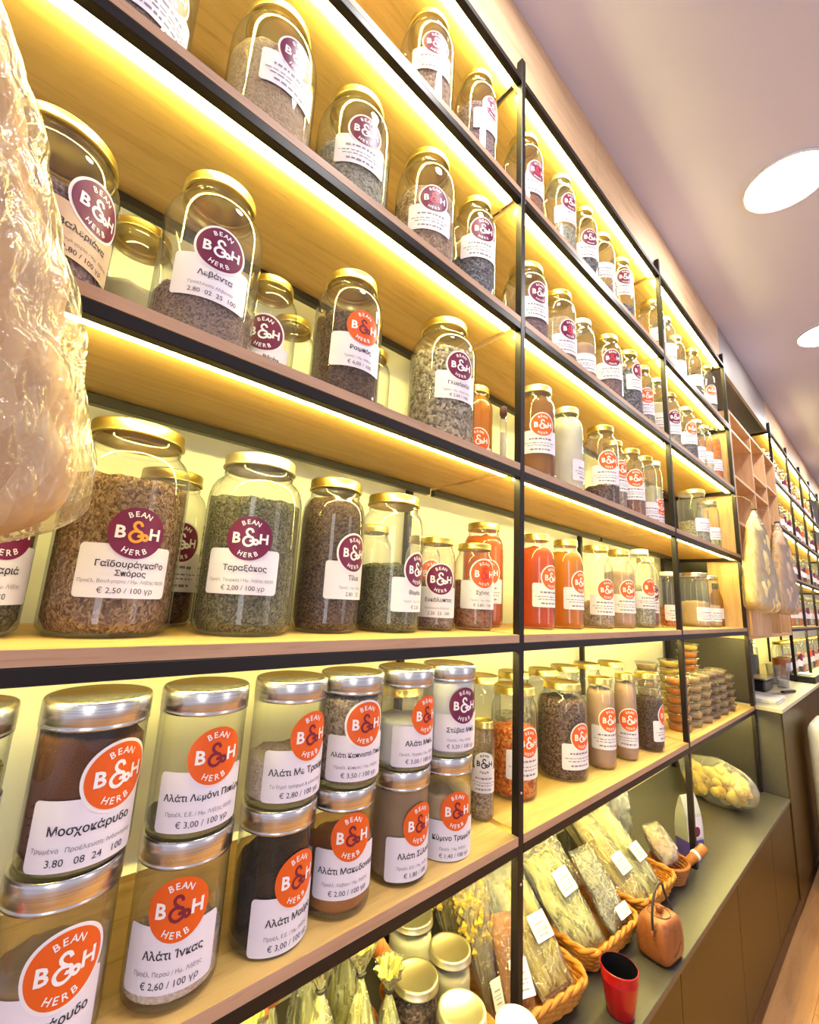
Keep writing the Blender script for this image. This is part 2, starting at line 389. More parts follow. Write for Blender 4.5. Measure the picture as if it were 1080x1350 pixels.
def spline(P, k=6):
    out = []
    for i in range(len(P) - 1):
        p0, p1, p2, p3 = P[max(i - 1, 0)], P[i], P[i + 1], P[min(i + 2, len(P) - 1)]
        for j in range(k):
            t = j / k
            out.append(tuple(0.5 * (2 * p1[a] + (p2[a] - p0[a]) * t + (2 * p0[a] - 5 * p1[a] + 4 * p2[a] - p3[a]) * t * t + (3 * p1[a] - p0[a] - 3 * p2[a] + p3[a]) * t ** 3) for a in range(len(p1))))
    out.append(P[-1]); return out
AMP = spline([(0.20, 0.42), (0.10, 0.62), (-0.10, 0.66), (-0.24, 0.50), (-0.20, 0.30), (-0.02, 0.14), (0.02, 0.10), (-0.16, 0.10), (-0.34, -0.02), (-0.42, -0.24), (-0.30, -0.48), (-0.04, -0.56), (0.22, -0.42), (0.32, -0.16), (0.44, -0.10), (0.58, -0.20), (0.56, -0.36), (0.42, -0.42), (0.30, -0.32)], 4)
AMP2 = spline([(-0.02, 0.10), (0.16, 0.06), (0.24, -0.06), (0.14, -0.20), (0.00, -0.16)], 4)
def logo_flats(R, small=False):
    wht = Flat(); amp = Flat()
    wht.text('B', -0.56 * R, 0.0, 0.66 * R, bold=0.03); wht.text('H', 0.62 * R, 0.0, 0.62 * R, bold=0.03)
    for wd, top in (('BEAN', 1), ('HERB', 0)):
        for i, c in enumerate(wd):
            a = (i - 1.5) * 0.30
            if top: wht.text(c, 0.74 * R * sin(a), 0.74 * R * cos(a), 0.30 * R, bold=0.015, rot=-a)
            else: wht.text(c, 0.76 * R * sin(a), -0.76 * R * cos(a), 0.30 * R, bold=0.015, rot=a)
    k = 0.62 * R
    for A in (AMP, AMP2): amp.stroke([(x * k, y * k) for x, y in A], 0.105 * R)
    return wht, amp
def scribble(fl, cx, cyy, w_, h_, seed):
    """illegible fine print: rows of short dashes"""
    q = random.Random(seed); rows = [(0.12, 0.065, 0.6), (-0.06, 0.03, 0.85), (-0.17, 0.03, 0.7), (-0.34, 0.06, 0.55)]
    for v, t, ww in rows:
        x = cx - w_ * ww / 2; e = cx + w_ * ww / 2
        while x < e:
            l = q.uniform(0.03, 0.10) * w_
            fl.rect(x, min(x + l, e), cyy + (v - t / 2 + q.uniform(-.01, .01)) * h_, cyy + (v + t / 2) * h_); x += l + 0.025 * w_
def add_sticker(parent, r, phi, z, badge='P', amp='w', lines=None, ring=True, su=-0.006, scale=1.0, stick='sticker', seed=0, paper=True):
    """badge centre at (phi, z); the paper below it"""
    R = 0.0355 * scale; sw, sh = 0.115 * scale, 0.071 * scale; sv = -(0.0176 * scale + sh / 2)
    sw = min(sw, 2.6 * r)
    fl = Flat()
    if paper: fl.rrect(su, sv, sw, sh, 0.006 * scale)
    else: fl.disc(0, 0, R)
    st = fl.wrap(r * 1.004 + 0.0003, phi, z).build('sticker', stick, parent)
    if badge:
        if ring and badge != 'W':
            f2 = Flat(); f2.disc(0, 0, R * 1.10); f2.wrap(r * 1.004 + 0.0007, phi, z).build('badge_ring', 'ring_white', st)
        f2 = Flat(); f2.disc(0, 0, R)
        f2.wrap(r * 1.004 + 0.0011, phi, z).build('badge', {'P': 'badge_purple', 'O': 'badge_orange', 'W': 'ring_white'}[badge], st)
        wf, af = logo_flats(R)
        wf.wrap(r * 1.004 + 0.0016, phi, z).build('badge_lettering', 'ink' if badge == 'W' else 'print_white', st)
        af.wrap(r * 1.004 + 0.0016, phi, z).build('badge_ampersand', {'w': 'print_white', 'o': 'print_orange', 'm': 'print_maroon', 'r': 'print_red', 'k': 'ink'}[amp], st)
    if paper:
        for (t, u, v, size, kind) in lines or []:
            fx = Flat(); fx.text(t, su + u * scale, sv + v * scale, size * scale, sw * 0.93, bold=0.018 if kind == 'b' else 0.0)
            if fx.v: fx.wrap(r * 1.004 + 0.0008, phi, z).build({'b': 'label_title', 'g': 'label_fine_print', 'n': 'label_price'}[kind], 'ink_grey' if kind == 'g' else 'ink', st)
        if not lines:
            fx = Flat(); scribble(fx, su, sv, sw, sh, seed); fx.wrap(r * 1.004 + 0.0008, phi, z).build('label_fine_print', 'ink_grey', st)
    return st

# ---------------------------------------------------------------- jars
def jar_rad(r, h, neck, z):
    t = z / h
    if t < 0.06: return r * (0.90 + 0.10 * sqrt(max(0, 1 - (1 - t / 0.06) ** 2)))
    if t < 0.70: return r
    if t < 0.88:
        s = (t - 0.70) / 0.18; return r * (1 - (1 - neck) * (1 - sqrt(max(0, 1 - s * s)) if s < .75 else .339 + (s - .75) / .25 * .661))
    return r * neck
def jar(name, x, y, z, r, h, label, lid='gold', neck=0.70, content=None, level=0.5, amp=0.004, n=40, group='glass jars on the shelves', slope=0.0, lean=0.0, cat='jar'):
    t = empty(name, (x, y, z + 0.0005), label, cat, group)
    prof = [(0, 0.0), (r * 0.86, 0.0)]
    for k in range(1, 31):
        zz = 0.935 * h * k / 30; prof.append((jar_rad(r, h, neck, zz), zz))
    g = MB().lathe(prof, n)
    ln = r * neck
    g.lathe([(ln, 0.895 * h), (ln * 1.035, 0.90 * h), (ln, 0.905 * h)], n)
    g.build('glass_body', 'glass', t)
    lr = ln * 1.06; l0 = h * 0.93; lh = min(0.022, 0.075 * h)
    l0 = h - lh
    MB().lathe([(lr * .97, l0), (lr * 1.03, l0 + 0.0005), (lr * 1.03, l0 + 0.003), (lr, l0 + 0.0045), (lr, h - 0.003), (lr * 0.985, h - 0.0008), (lr * 0.95, h), (lr * 0.86, h), (lr * 0.83, h - 0.002), (0, h - 0.002)], n).build('lid', lid, t)
    if content: fill(t, r, h, neck, content, level, amp, n, slope, lambda q: jar_rad(r, h, neck, q))
    return t
def fill(t, r, h, neck, content, level, amp, n, slope, radf):
    m = MB(); top = level * h; rows = 14; sd = hash_str(t.name + t.get('label', '')) % 97
    prof = [(0, 0.006), (radf(0.006) * 0.90, 0.006)]
    rr = [radf(0.008 + (top - 0.008) * k / rows) * 0.955 for k in range(rows + 1)]
    vs = [(0, 0, 0.006)]; fs = []; ring = []
    def addring(f):
        a = len(vs)
        for k in range(n): vs.append(f(2 * pi * k / n))
        ring.append(a)
    addring(lambda a: (radf(0.006) * 0.88 * cos(a), radf(0.006) * 0.88 * sin(a), 0.006))
    def topz(x, y): return amp * (nz(x, y, sd, 45) + 0.6 * nz(x, y, sd + 9, 120)) + slope * x
    for k in range(1, rows + 1):
        q = rr[k]
        def f(a, k=k, q=q):
            x, y = q * cos(a), q * sin(a); e = topz(x, y) * (k / rows) ** 2
            return (x, y, 0.008 + (top - 0.008) * k / rows + e)
        addring(f)
    q = rr[-1]
    for fac in (0.8, 0.55, 0.28):
        addring(lambda a, fac=fac: (q * fac * cos(a), q * fac * sin(a), top + topz(q * fac * cos(a), q * fac * sin(a)) * 1.3 + amp * (1 - fac) * 1.5))
    c = len(vs); vs.append((0, 0, top + amp * 1.8))
    for a, b in zip(ring, ring[1:]):
        for k in range(n): fs.append((a + k, a + (k + 1) % n, b + (k + 1) % n, b + k))
    for k in range(n):
        fs.append((0, ring[0] + (k + 1) % n, ring[0] + k)); fs.append((ring[-1] + k, ring[-1] + (k + 1) % n, c))
    m.add(vs, fs); m.build('contents', content, t)
def hash_str(s):
    k = 0
    for ch in s: k = (k * 31 + ord(ch)) % 100003
    return k
def canister(x, y, z, r, h, label, content, level, amp=0.003, slope=0.0, n=48):
    t = empty('storage_canister', (x, y, z + 0.0004), label, 'canister', 'steel-lidded canisters')
    lh = 0.031
    MB().lathe([(0, 0), (r * 0.90, 0), (r * 0.96, 0.003), (r * 0.985, 0.009), (r * 0.985, h - lh + 0.002)], n).build('glass_body', 'glass', t)
    R = r * 1.005; a = h - lh
    MB().lathe([(r * 0.97, a), (R, a), (R, a + 0.0025), (R * .992, a + 0.0035), (R * .992, a + 0.006), (R, a + 0.007), (R, h - 0.004), (R * 0.985, h - 0.001), (R * 0.965, h), (R * 0.90, h), (R * 0.885, h - 0.0015), (0, h - 0.0015)], n).build('lid', 'steel', t)
    if content: fill(t, r * 0.985, h, 1.0, content, level, amp, n, slope, lambda q: r * 0.985 if q > 0.009 else r * 0.93)
    return t

# ================================================================ SETTING
ZC, ZF, ZTOP = -0.946, -1.5, 1.92
fl = tag(MB().box(-2.5, 13, -3.8, 0.6, ZF - 0.06, ZF - 0.004).build('floor', 'floor_oak', None, False), kind='structure')
q = random.Random(3)
for i in range(14):
    yb = -0.10 - 0.125 * i; x = 1.4 - q.uniform(0, 0.9)
    while x < 5.6:
        l = q.uniform(0.9, 1.4)
        bx('plank', 'floor_oak', fl, x, x + l - 0.002, yb - 0.1235, yb, ZF - 0.004, ZF - q.uniform(0, 0.0006), 0.001); x += l
tag(MB().box(-2.5, 13, -3.8, 0.6, ZTOP, ZTOP + 0.08).build('ceiling', 'ceiling_paint', None, False), kind='structure')
tag(MB().box(-2.5, 13, 0.46, 0.56, ZF, ZTOP).build('wall_back', 'cream_panel', None, False), kind='structure')
tag(MB().box(12.9, 13, -3.8, 0.46, ZF, ZTOP).build('wall_right', 'wall_paint', None, False), kind='structure')
tag(bx('trim_5', 'grey_panel', None, 3.283, 4.80, 0.445, 0.46, ZC, 1.905), kind='structure')
seams = [-0.31, 1.483, 3.272, 4.80, 6.6, 8.4, 10.2]
for i in range(6):
    tag(bx('trim_%d' % (i + (1 if i < 4 else 2)), 'grey_fascia' if i == 2 else 'oak_fascia', None, seams[i] + 0.002, seams[i + 1] - 0.002, 0.021, 0.039, 1.6105, ZTOP - 0.0015, 0.001), kind='structure')

# ================================================================ SHELVING
BOARDS = [(1.191, 1.173), (0.772, 0.754), (0.352, 0.3337), (-0.0754, -0.0934), (-0.5055, -0.5236)]
DEP = 0.345
def shelving(label, posts, floors, x_start, boards=BOARDS, zfoot=ZC):
    t = empty('shelving_unit', (posts[0], 0.2, ZC), label, 'shelving')
    ox, oy, oz = t.location
    def p(name, mat, x0, x1, y0, y1, z0, z1, ch=0.0012, par=t):
        o = bx(name, mat, par, x0 - ox, x1 - ox, y0 - oy, y1 - oy, z0 - oz, z1 - oz, ch); return o
    for i, xr in enumerate(posts):
        po = p('post', 'black_steel', xr - 0.0195, xr, 0, 0.0195, zfoot + 0.0005, 1.685)
        for zz in ((-0.42, -0.60) if i < 4 else ()):
            MB().lathe([(0.0028, 0), (0.0022, 0.0012), (0, 0.0015)], 10).build('screw', 'screw_steel', po, True, (xr - 0.0098 - ox, -oy, zz - oz), (pi / 2, 0, 0))
        p('back_post', 'black_steel', xr - 0.0195, xr, 0.425, 0.4445, zfoot + 0.0005, 1.685)
        if i in (0, len(posts) - 1):
          for zt, zm in boards: p('side_rail', 'black_steel', xr - 0.0195, xr, 0.0200, 0.4245, zm - 0.02, zm - 0.0005)
          p('side_rail', 'black_steel', xr - 0.0195, xr, 0.0200, 0.4245, 1.5885, 1.6080)
    for i in range(len(posts) - 1):
        a, b = posts[i] + 0.0005, posts[i + 1] - 0.0200
        for zt, zm in boards:
            bd = p('shelf_board', 'oak', a, b, 0.0012, DEP, zm, zt, 0.0006)
            p('edge_band', 'oak_edge', a, b, 0.0002, 0.00115, zm + 0.0002, zt - 0.0002, 0, bd)  # thin added strip that carries the painted ceiling light on the front edge
            p('front_rail', 'black_steel', a, b, 0.0, 0.0195, zm - 0.02, zm - 0.0003)
            p('back_rail', 'black_steel', a, b, DEP - 0.02, DEP, zm - 0.02, zm - 0.0003)
            ch = p('light_channel', 'screw_steel', a + 0.01, b - 0.01, 0.0262, 0.0480, zm - 0.003, zm - 0.0004, 0)
            p('light_strip', 'led', a + 0.012, b - 0.012, 0.0280, 0.0460, zm - 0.013, zm - 0.003, 0, ch)
        p('top_board', 'oak', a, b, 0.041, DEP, 1.6090, 1.6270)
        p('front_rail', 'black_steel', a, b, 0.0, 0.0195, 1.5885, 1.6085)
        ch = p('light_channel', 'screw_steel', a + 0.01, b - 0.01, 0.0262, 0.0480, 1.6055, 1.6085, 0)
        p('light_strip', 'led', a + 0.012, b - 0.012, 0.0280, 0.0460, 1.5955, 1.6055, 0, ch)
    return t
shelving('black steel and oak shelving with lit shelves, filling the near wall', [-0.217, 0.943, 2.103, 3.254], 5, -1)
shelving('black steel and oak shelving standing beyond the pigeonhole unit', [4.775, 5.62, 6.46, 7.24, 8.05], 5, -1, boards=BOARDS[:4], zfoot=-0.4985)

# ================================================================ COUNTER
t = empty('counter_cabinet', (1.2, 0.15, ZF), 'long low dark cabinet with grey worktop under the shelving', 'cabinet')
def cb(name, mat, x0, x1, y0, y1, z0, z1, ch=0.0012, par=None, root=t):
    l = root.location; return bx(name, mat, par or root, x0 - l[0], x1 - l[0], y0 - l[1], y1 - l[1], z0 - l[2], z1 - l[2], ch)
cb('worktop', 'worktop_grey', -0.9, 3.262, -0.112, 0.455, ZC - 0.018, ZC, 0.0015)
cb('carcass', 'cabinet_front', -0.9, 3.262, -0.085, 0.455, ZF + 0.085, ZC - 0.0185)
cb('plinth', 'plinth_dark', -0.9, 3.262, -0.078, 0.40, ZF + 0.0005, ZF + 0.0845)
dx = [-0.9, -0.30, 0.31, 0.92, 1.535, 2.15, 2.76, 3.262]
for a, b in zip(dx, dx[1:]): cb('door', 'cabinet_front', a + 0.0015, b - 0.0015, -0.108, -0.0855, ZF + 0.087, ZC - 0.0215, 0.001)

ZD = -0.5
t2 = empty('cash_desk', (4.8, 0.1, ZF), 'tall dark desk with cream top at the end of the low cabinet', 'desk')
cb('desktop', 'desk_top', 3.262, 8.2, -0.118, 0.44, ZD - 0.022, ZD, 0.002, root=t2)
cb('carcass', 'cabinet_front', 3.266, 8.2, -0.098, 0.44, ZF + 0.08, ZD - 0.0225, root=t2)
cb('end_panel', 'grey_panel', 3.2635, 3.2655, -0.108, 0.44, ZC + 0.001, ZD - 0.0225, 0.0003, root=t2)
cb('plinth', 'plinth_dark', 3.266, 8.2, -0.08, 0.40, ZF + 0.0005, ZF + 0.0795, root=t2)
for a, b in ((3.268, 4.2), (4.2, 5.1), (5.1, 6.1), (6.1, 7.1), (7.1, 8.19)): cb('front_panel', 'cabinet_front', a + 0.0015, b - 0.0015, -0.114, -0.0985, ZF + 0.082, ZD - 0.026, 0.001, root=t2)
# dark side wall between shelving and desk
o = bx('side_panel', 'grey_panel', None, 3.2645, 3.2815, 0.0, 0.4435, ZD + 0.0005, -0.1425)
tag(o, 'dark grey upright panel closing the end of the shelving bay', 'panel')
# pigeonhole unit
X0, X1, Z0, Z1 = 3.263, 4.752, -0.140, 1.30
t3 = empty('pigeonhole_unit', (4.0, 0.09, Z0), 'pale wooden pigeonhole unit with open boxes beside the last near post', 'shelf unit')
def pg(name, x0, x1, z0, z1, y0=0.0, y1=0.185, mat='oak_pale', ch=0.001, par=None): return cb(name, mat, x0, x1, y0, y1, z0, z1, ch, par, t3)
T = 0.018
pg('side_panel', X0, X0 + T, Z0, Z1); pg('side_panel', X1 - T, X1, Z0, Z1)
pg('top_panel', X0 + T, X1 - T, Z1 - T, Z1); pg('bottom_panel', X0 + T, X1 - T, Z0, Z0 + T)
pg('back_panel', X0 + T, X1 - T, Z0 + T, Z1 - T, 0.176, 0.185)
c1, c2 = 3.86, 4.33
for c in (c1, c2): pg('divider', c - T / 2, c + T / 2, Z0 + T, Z1 - T, 0.002, 0.1755)
for a, b, zs_ in ((X0 + T, c1 - T / 2, (1.17, 0.86, 0.56, 0.26)), (c1 + T / 2, c2 - T / 2, (1.0, 0.86, 0.56, 0.26)), (c2 + T / 2, X1 - T, (1.02, 0.72, 0.44, 0.26))):
    for zz in zs_: pg('shelf', a, b, zz - T / 2, zz + T / 2, 0.002, 0.1755)
for a, b in ((X0 + T, 3.57), (3.57, c1 - T / 2)):
    pg('door', a + 0.001, b - 0.001, Z0 + T + 0.001, 0.25, -0.016, -0.0005)
# ceiling lamps
for i, x in enumerate((0.72, 2.29, 3.86, 5.43, 7.0, 8.6)):
    lab = ['round ceiling lamp nearest the camera, just above the frame', 'large bright round ceiling lamp at the upper right edge', 'second round ceiling lamp, cut by the right edge', 'third round lamp along the ceiling row', 'fourth round lamp along the ceiling row', 'farthest round lamp along the ceiling row'][i]
    c = empty('ceiling_lamp', (x, -0.47, ZTOP - 0.0005), lab, 'lamp', 'ceiling lamps')
    MB().lathe([(0.148, 0), (0.156, -0.001), (0.156, -0.010), (0.150, -0.012), (0.147, -0.006)], 40).build('frame', 'white_plastic', c)
    MB().lathe([(0.147, -0.006), (0.14, -0.0085), (0, -0.0095)], 40).build('diffuser', 'lamp_disc', c)

# ================================================================ JARS ON THE SHELVES
SZ = {'1': 1.191, '2': 0.772, '3': 0.352, '4': -0.0754, '5': -0.5055}
SHELF = {'1': 'top shelf', '2': 'second shelf', '3': 'third shelf', '4': 'fourth shelf', '5': 'lowest shelf'}
def L3(title, small, price, t2=None):
    o = []
    if t2: o += [(title, 0.006, 0.0095, 0.0115, 'b'), (t2, 0.006, -0.0025, 0.0105, 'b')]
    else: o += [(title, 0.004, 0.0055, 0.0125, 'b')]
    if small: o.append((small, 0.0, -0.0135, 0.0066, 'g'))
    if price: o.append((price, 0.004, -0.0255, 0.0105, 'n'))
    return o
# key: x, y, r, h, lid, neck, content, level, badge, amp, phi, dz, words on the paper, description
J = [
('1a', .621, .107, .077, .372, 'gold', .72, 'c_pinkflower', .40, 'P', 'w', -.41, .220, None, 'brown pink dried herbs'),
('1b', .818, .095, .065, .372, 'gold', .72, 'c_mauve', .62, 'P', 'w', .03, .219, None, 'mauve brown herbs'),
('1c', 1.077, .099, .069, .372, 'gold', .70, 'c_redbrown', .34, 'P', 'r', -.23, .200, None, 'reddish brown pieces'),
('1d', 1.301, .090, .060, .385, 'pale_gold', .70, 'c_greyherb', .38, 'P', 'w', -.29, .245, None, 'grey green leaves'),
('1e', 1.479, .090, .060, .372, 'gold', .70, 'c_slate', .34, 'P', 'w', -.54, .211, None, 'dark grey herb'),
('1f', 1.637, .092, .062, .359, 'gold', .70, 'c_pinkflower', .28, None, 'w', -.55, .215, None, 'pale pink flowers'),
('1g', 1.829, .092, .062, .359, 'gold', .70, 'c_slate', .30, 'P', 'w', -.70, .242, None, 'charcoal coloured herb'),
('1h', 2.216, .093, .063, .355, 'gold', .72, 'c_palecream', .30, None, 'w', -.3, .20, None, 'pale cream powder'),
('1i', 2.375, .090, .060, .340, 'pale_gold', .70, 'c_whitesalt', .35, None, 'w', -.6, .19, None, 'white crystals'),
('1j', 2.607, .110, .060, .351, 'pale_gold', .70, 'c_palecream', .30, None, 'w', -.7, .20, None, 'cream flakes'),
('1k', 2.840, .090, .060, .365, 'gold', .70, 'c_slate', .22, None, 'w', -.6, .20, None, 'a little dark herb'),
('1l', 3.130, .090, .060, .375, 'gold', .70, 'c_greyherb', .25, 'O', 'w', -.6, .19, None, 'grey green herb'),
('2a', .005, .105, .075, .325, 'gold', .72, 'c_lavender', .40, 'P', 'w', .38, .135, None, 'brown flower buds'),
('2b', .226, .114, .084, .339, 'gold', .72, 'c_beige', .62, 'P', 'w', .15, .201, None, 'beige brown seeds'),
('2c', .423, .115, .0845, .331, 'gold', .70, 'c_greyherb', .50, 'P', 'w', -.26, .185, None, 'pale grey green leaves'),
('2d', .646, .109, .0786, .355, 'gold', .72, 'c_pinkflower', .62, 'P', 'r', -.45, .179, None, 'pinkish beige dried flowers'),
('2e', .825, .095, .065, .346, 'gold', .70, 'c_slate', .42, 'P', 'w', -.43, .218, None, 'slate blue petals'),
('2f', 1.098, .102, .072, .300, 'gold', .74, 'c_mauve', .42, 'P', 'w', -.33, .177, None, 'mauve crushed herb'),
('2g', 1.283, .095, .065, .304, 'gold', .74, 'c_beige', .62, 'P', 'r', -.33, .140, None, 'orange beige chips'),
('2h', 1.455, .098, .056, .285, 'pale_gold', .74, 'c_rosepowder', .62, None, 'w', -.5, .15, None, 'rosy powder'),
('2i', 1.666, .095, .065, .315, 'gold', .74, 'c_mauve', .5, 'P', 'r', -.70, .198, None, 'purple brown herb'),
('2j', 1.862, .092, .062, .332, 'gold', .74, 'c_slate', .72, 'P', 'r', -.15, .227, None, 'dark grey seeds'),
('2k', 2.000, .080, .050, .317, 'gold', .74, 'c_greyherb', .5, 'O', 'w', -.66, .162, None, 'grey leaves with orange badge'),
('2l', 2.183, .080, .050, .328, 'pale_gold', .74, 'c_palecream', .6, None, 'w', -.5, .16, None, 'cream powder'),
('2m', 2.364, .090, .060, .319, 'gold', .72, 'c_greyherb', .62, 'P', 'w', -.58, .178, None, 'grey green powder herb'),
('2n', 2.628, .090, .060, .333, 'pale_gold', .74, 'c_slate', .5, 'O', 'w', -.5, .20, None, 'grey seeds under a pink label'),
('2o', 2.786, .080, .050, .310, 'pale_gold', .74, None, .4, None, 'w', -.5, .16, None, ''),
('2p', 2.932, .080, .050, .322, 'pale_gold', .74, 'c_palecream', .4, None, 'w', -.5, .17, None, 'pale crystals'),
('2q', 3.125, .090, .060, .365, 'black_steel', .76, 'c_orangeslices', .82, None, 'w', -.6, .17, None, 'orange fruit slices'),
('3a', -.042, .105, .075, .245, 'gold', .80, 'c_mauve', .56, 'P', 'w', .72, .132, L3('Βαλεριάνα', 'Προέλ. Βουλγαρία / Ημ. Λήξης', '€ 2,80 / 100 γρ'), 'dark purple brown root'),
('3c', .166, .108, .0785, .314, 'gold', .70, 'c_lavender', .30, 'P', 'w', -.09, .158, L3('Λεβάντα', 'Προέλευση: Αλβανία', '2.80  02  25  100'), 'lavender buds'),
('3d', .296, .165, .055, .245, 'gold', .72, 'c_palecream', .24, 'P', 'w', -.45, .111, L3('Gingko Biloba', 'Προέλ. / Ημ. Λήξης', '2.20   25  100'), 'pale cut leaf'),
('3e', .442, .101, .0706, .297, 'gold', .72, 'c_darkherb', .64, 'O', 'm', -.12, .160, L3('Ροιμπός', 'Προέλ. / Ημ. Λήξης', '€ 6,00 / 100'), 'dark brown tea leaves'),
('3f', .742, .115, .085, .345, 'gold', .66, 'c_chunky', .72, 'P', 'w', -.25, .199, L3('Γλυκόριζα', 'Προέλ. / Ημ. Λήξης 02/25', '€ 2,00 / 100'), 'grey beige chopped roots'),
('3i', 1.138, .090, .060, .309, 'pale_gold', .78, 'c_amber', .88, 'O', 'w', -.65, .172, None, 'amber liquid'),
('3j', 1.317, .085, .055, .300, 'pale_gold', .72, 'c_milky', .88, None, 'w', .4, .13, None, 'milky white liquid'),
('3k', 1.592, .091, .0613, .320, 'gold', .74, 'c_darkmix', .26, 'O', 'w', -.69, .176, None, 'dark berries'),
('3l', 1.727, .103, .047, .305, 'gold', .74, 'c_coarsesalt', .42, 'O', 'w', -.38, .181, None, 'brown spice'),
('3m', 1.845, .090, .058, .298, 'gold', .74, 'c_redbrown', .34, 'O', 'w', -.72, .165, None, 'red brown spice'),
('3n', 1.978, .080, .050, .300, 'gold', .74, 'c_palecream', .30, None, 'w', -.5, .11, None, 'pale spice'),
('3o', 2.080, .082, .042, .305, 'white_lid', .86, 'c_palecream', .6, 'O', 'w', -.3, .09, None, 'cream spice under white lid'),
('3p', 2.731, .102, .072, .305, 'pale_gold', .84, 'c_greyherb', .42, None, 'w', -.3, .16, None, 'grey green leaves, wide'),
('3q', 2.995, .095, .055, .290, 'pale_gold', .84, 'c_paleherb', .40, None, 'w', -.4, .15, None, 'pale leaves, narrow'),
('4a', -.050, .150, .070, .255, 'gold', .74, 'c_greenherb', .62, 'P', 'w', .62, .128, L3('Λυγαριά', 'Προέλ. Ε.Ε. / Ημ. Λήξης', '€ 3.30'), 'dark green herb beside bag'),
('4b', .115, .157, .0812, .308, 'gold', .74, 'c_brownseed', .71, 'P', 'o', .07, .141, L3('Γαϊδουράγκαθο', 'Προέλ. Βουλγαρία / Ημ. Λήξης 02/25', '€ 2,50 / 100 γρ', 'Σπόρος'), 'coarse brown thistle seeds'),
('4d', .307, .140, .0800, .303, 'pale_gold', .72, 'c_greenherb', .73, 'P', 'w', -.43, .153, L3('Ταραξάκος', 'Προέλ. Τουρκία / Ημ. Λήξης 02/25', '€ 2,00 / 100 γρ'), 'green brown dried leaves'),
('4e', .476, .150, .0649, .301, 'gold', .76, 'c_darkherb', .86, 'P', 'w', .21, .152, L3('Τίλιο', 'Προέλ. / Ημ. Λήξης', '2.80   25'), 'dark brown herb, nearly full'),
('4f', .632, .146, .0710, .298, 'gold', .78, 'c_greenherb', .46, 'P', 'w', .27, .132, L3('Θυμάρι', 'Προέλ. / Ημ. Λήξης', '€ 2,50'), 'grey green thyme, half full'),
('4g', .782, .146, .0457, .222, 'gold', .80, 'c_lavender', .52, 'P', 'w', -.55, .119, L3('Ευκάλυπτος', 'Προέλευση Αλβανία', '2.20  25  100'), 'grey brown buds, short jar'),
('4i', .915, .137, .0515, .222, 'gold', .80, 'c_redbrown', .54, 'O', 'r', -.35, .142, L3('Σχίνος', 'Προέλ. / Ημ. Λήξης', '€ 3,80 / 100'), 'red brown berries, short jar'),
('4j', 1.075, .235, .062, .310, 'gold', .74, 'c_orangeoil', .86, 'O', 'w', -.60, .157, None, 'orange oil behind the post'),
('4k', 1.230, .145, .055, .291, 'gold', .68, 'c_redoil', .84, 'O', 'w', -.09, .154, None, 'red orange oil'),
('4l', 1.406, .140, .055, .294, 'gold', .68, 'c_honey', .84, 'O', 'w', -.09, .151, None, 'honey coloured oil'),
('4m', 1.626, .138, .058, .300, 'gold', .72, 'c_coarsesalt', .30, 'O', 'w', -.46, .136, None, 'brown root pieces'),
('4n', 1.820, .135, .055, .305, 'gold', .72, 'c_rosepowder', .70, 'O', 'w', -.49, .146, None, 'pinkish beige liquid'),
('4o', 2.030, .135, .055, .330, 'white_lid', .66, 'c_greyherb', .5, 'O', 'r', -.40, .167, None, 'pale herb under white lid'),
('4p', 2.185, .165, .048, .310, 'gold', .72, 'c_redbrown', .46, 'P', 'w', -.52, .150, None, 'brown spice beside the post'),
('4q', 2.315, .110, .045, .255, 'white_lid', .86, 'c_goji', .36, None, 'w', -.4, .12, None, 'dark red berries, white lid'),
('4r', 2.755, .130, .070, .282, 'steel', .92, 'c_tan', .45, None, 'w', -.3, .12, None, 'beige rusk discs, wide'),
('4s', 2.965, .120, .060, .282, 'steel', .90, 'c_tan', .40, None, 'w', -.3, .12, None, 'beige rusk discs, narrow'),
('5N1', 1.107, .140, .0622, .277, 'gold', .84, 'c_goji', .60, 'O', 'w', -.28, .142, None, 'red orange dried berries'),
('5N2', 1.351, .131, .0739, .269, 'gold', .72, 'c_darkmix', .82, 'O', 'w', -.23, .124, None, 'dark mixed tea with petals'),
('5N3', 1.526, .089, .0437, .275, 'gold', .80, 'c_rosepowder', .86, 'O', 'w', -.44, .149, None, 'beige powder'),
('5N4', 1.679, .070, .0354, .279, 'gold', .86, 'c_rosepowder', .88, 'O', 'w', -.82, .130, None, 'pinkish brown powder, slim'),
('5N5', 1.866, .065, .0500, .269, 'gold', .80, 'c_darkherb', .66, 'O', 'w', .20, .126, None, 'dark brown tea leaves'),
]
ORD = ['first', 'second', 'third', 'fourth', 'fifth', 'sixth', 'seventh', 'eighth', 'ninth', 'tenth']
cnt = {}
for (k, x, y, r, h, lid, neck, con, lev, badge, amp, phi, dz, words, desc) in J:
    row = k[0]
    bay = 'left bay' if x < 0.94 else 'middle bay' if x < 2.10 else 'right bay'
    cnt[row, bay] = cnt.get((row, bay), 0) + 1
    lab = ('glass jar of ' + desc if con else 'empty glass jar') + ', %s on %s, %s' % (ORD[cnt[row, bay] - 1], SHELF[row], bay)
    # levels in the rows above the eye are filled as seen through the side of the glass
    t = jar('glass_jar', x, y, SZ[row], r, h, lab, lid, neck, con, lev, 0.006, 48 if x < 1.0 else 28)
    if phi is None: continue
    st = 'sticker_beige' if k == '3a' else 'sticker'
    su = {'4e': 0.0, '3a': -0.014, '5N5': 0.0}.get(k, -0.006)
    add_sticker(t, r, phi, dz, badge, amp, words, ring=k not in ('4b', '4d', '3e', '4a'), su=su, stick=st, seed=hash_str(k))
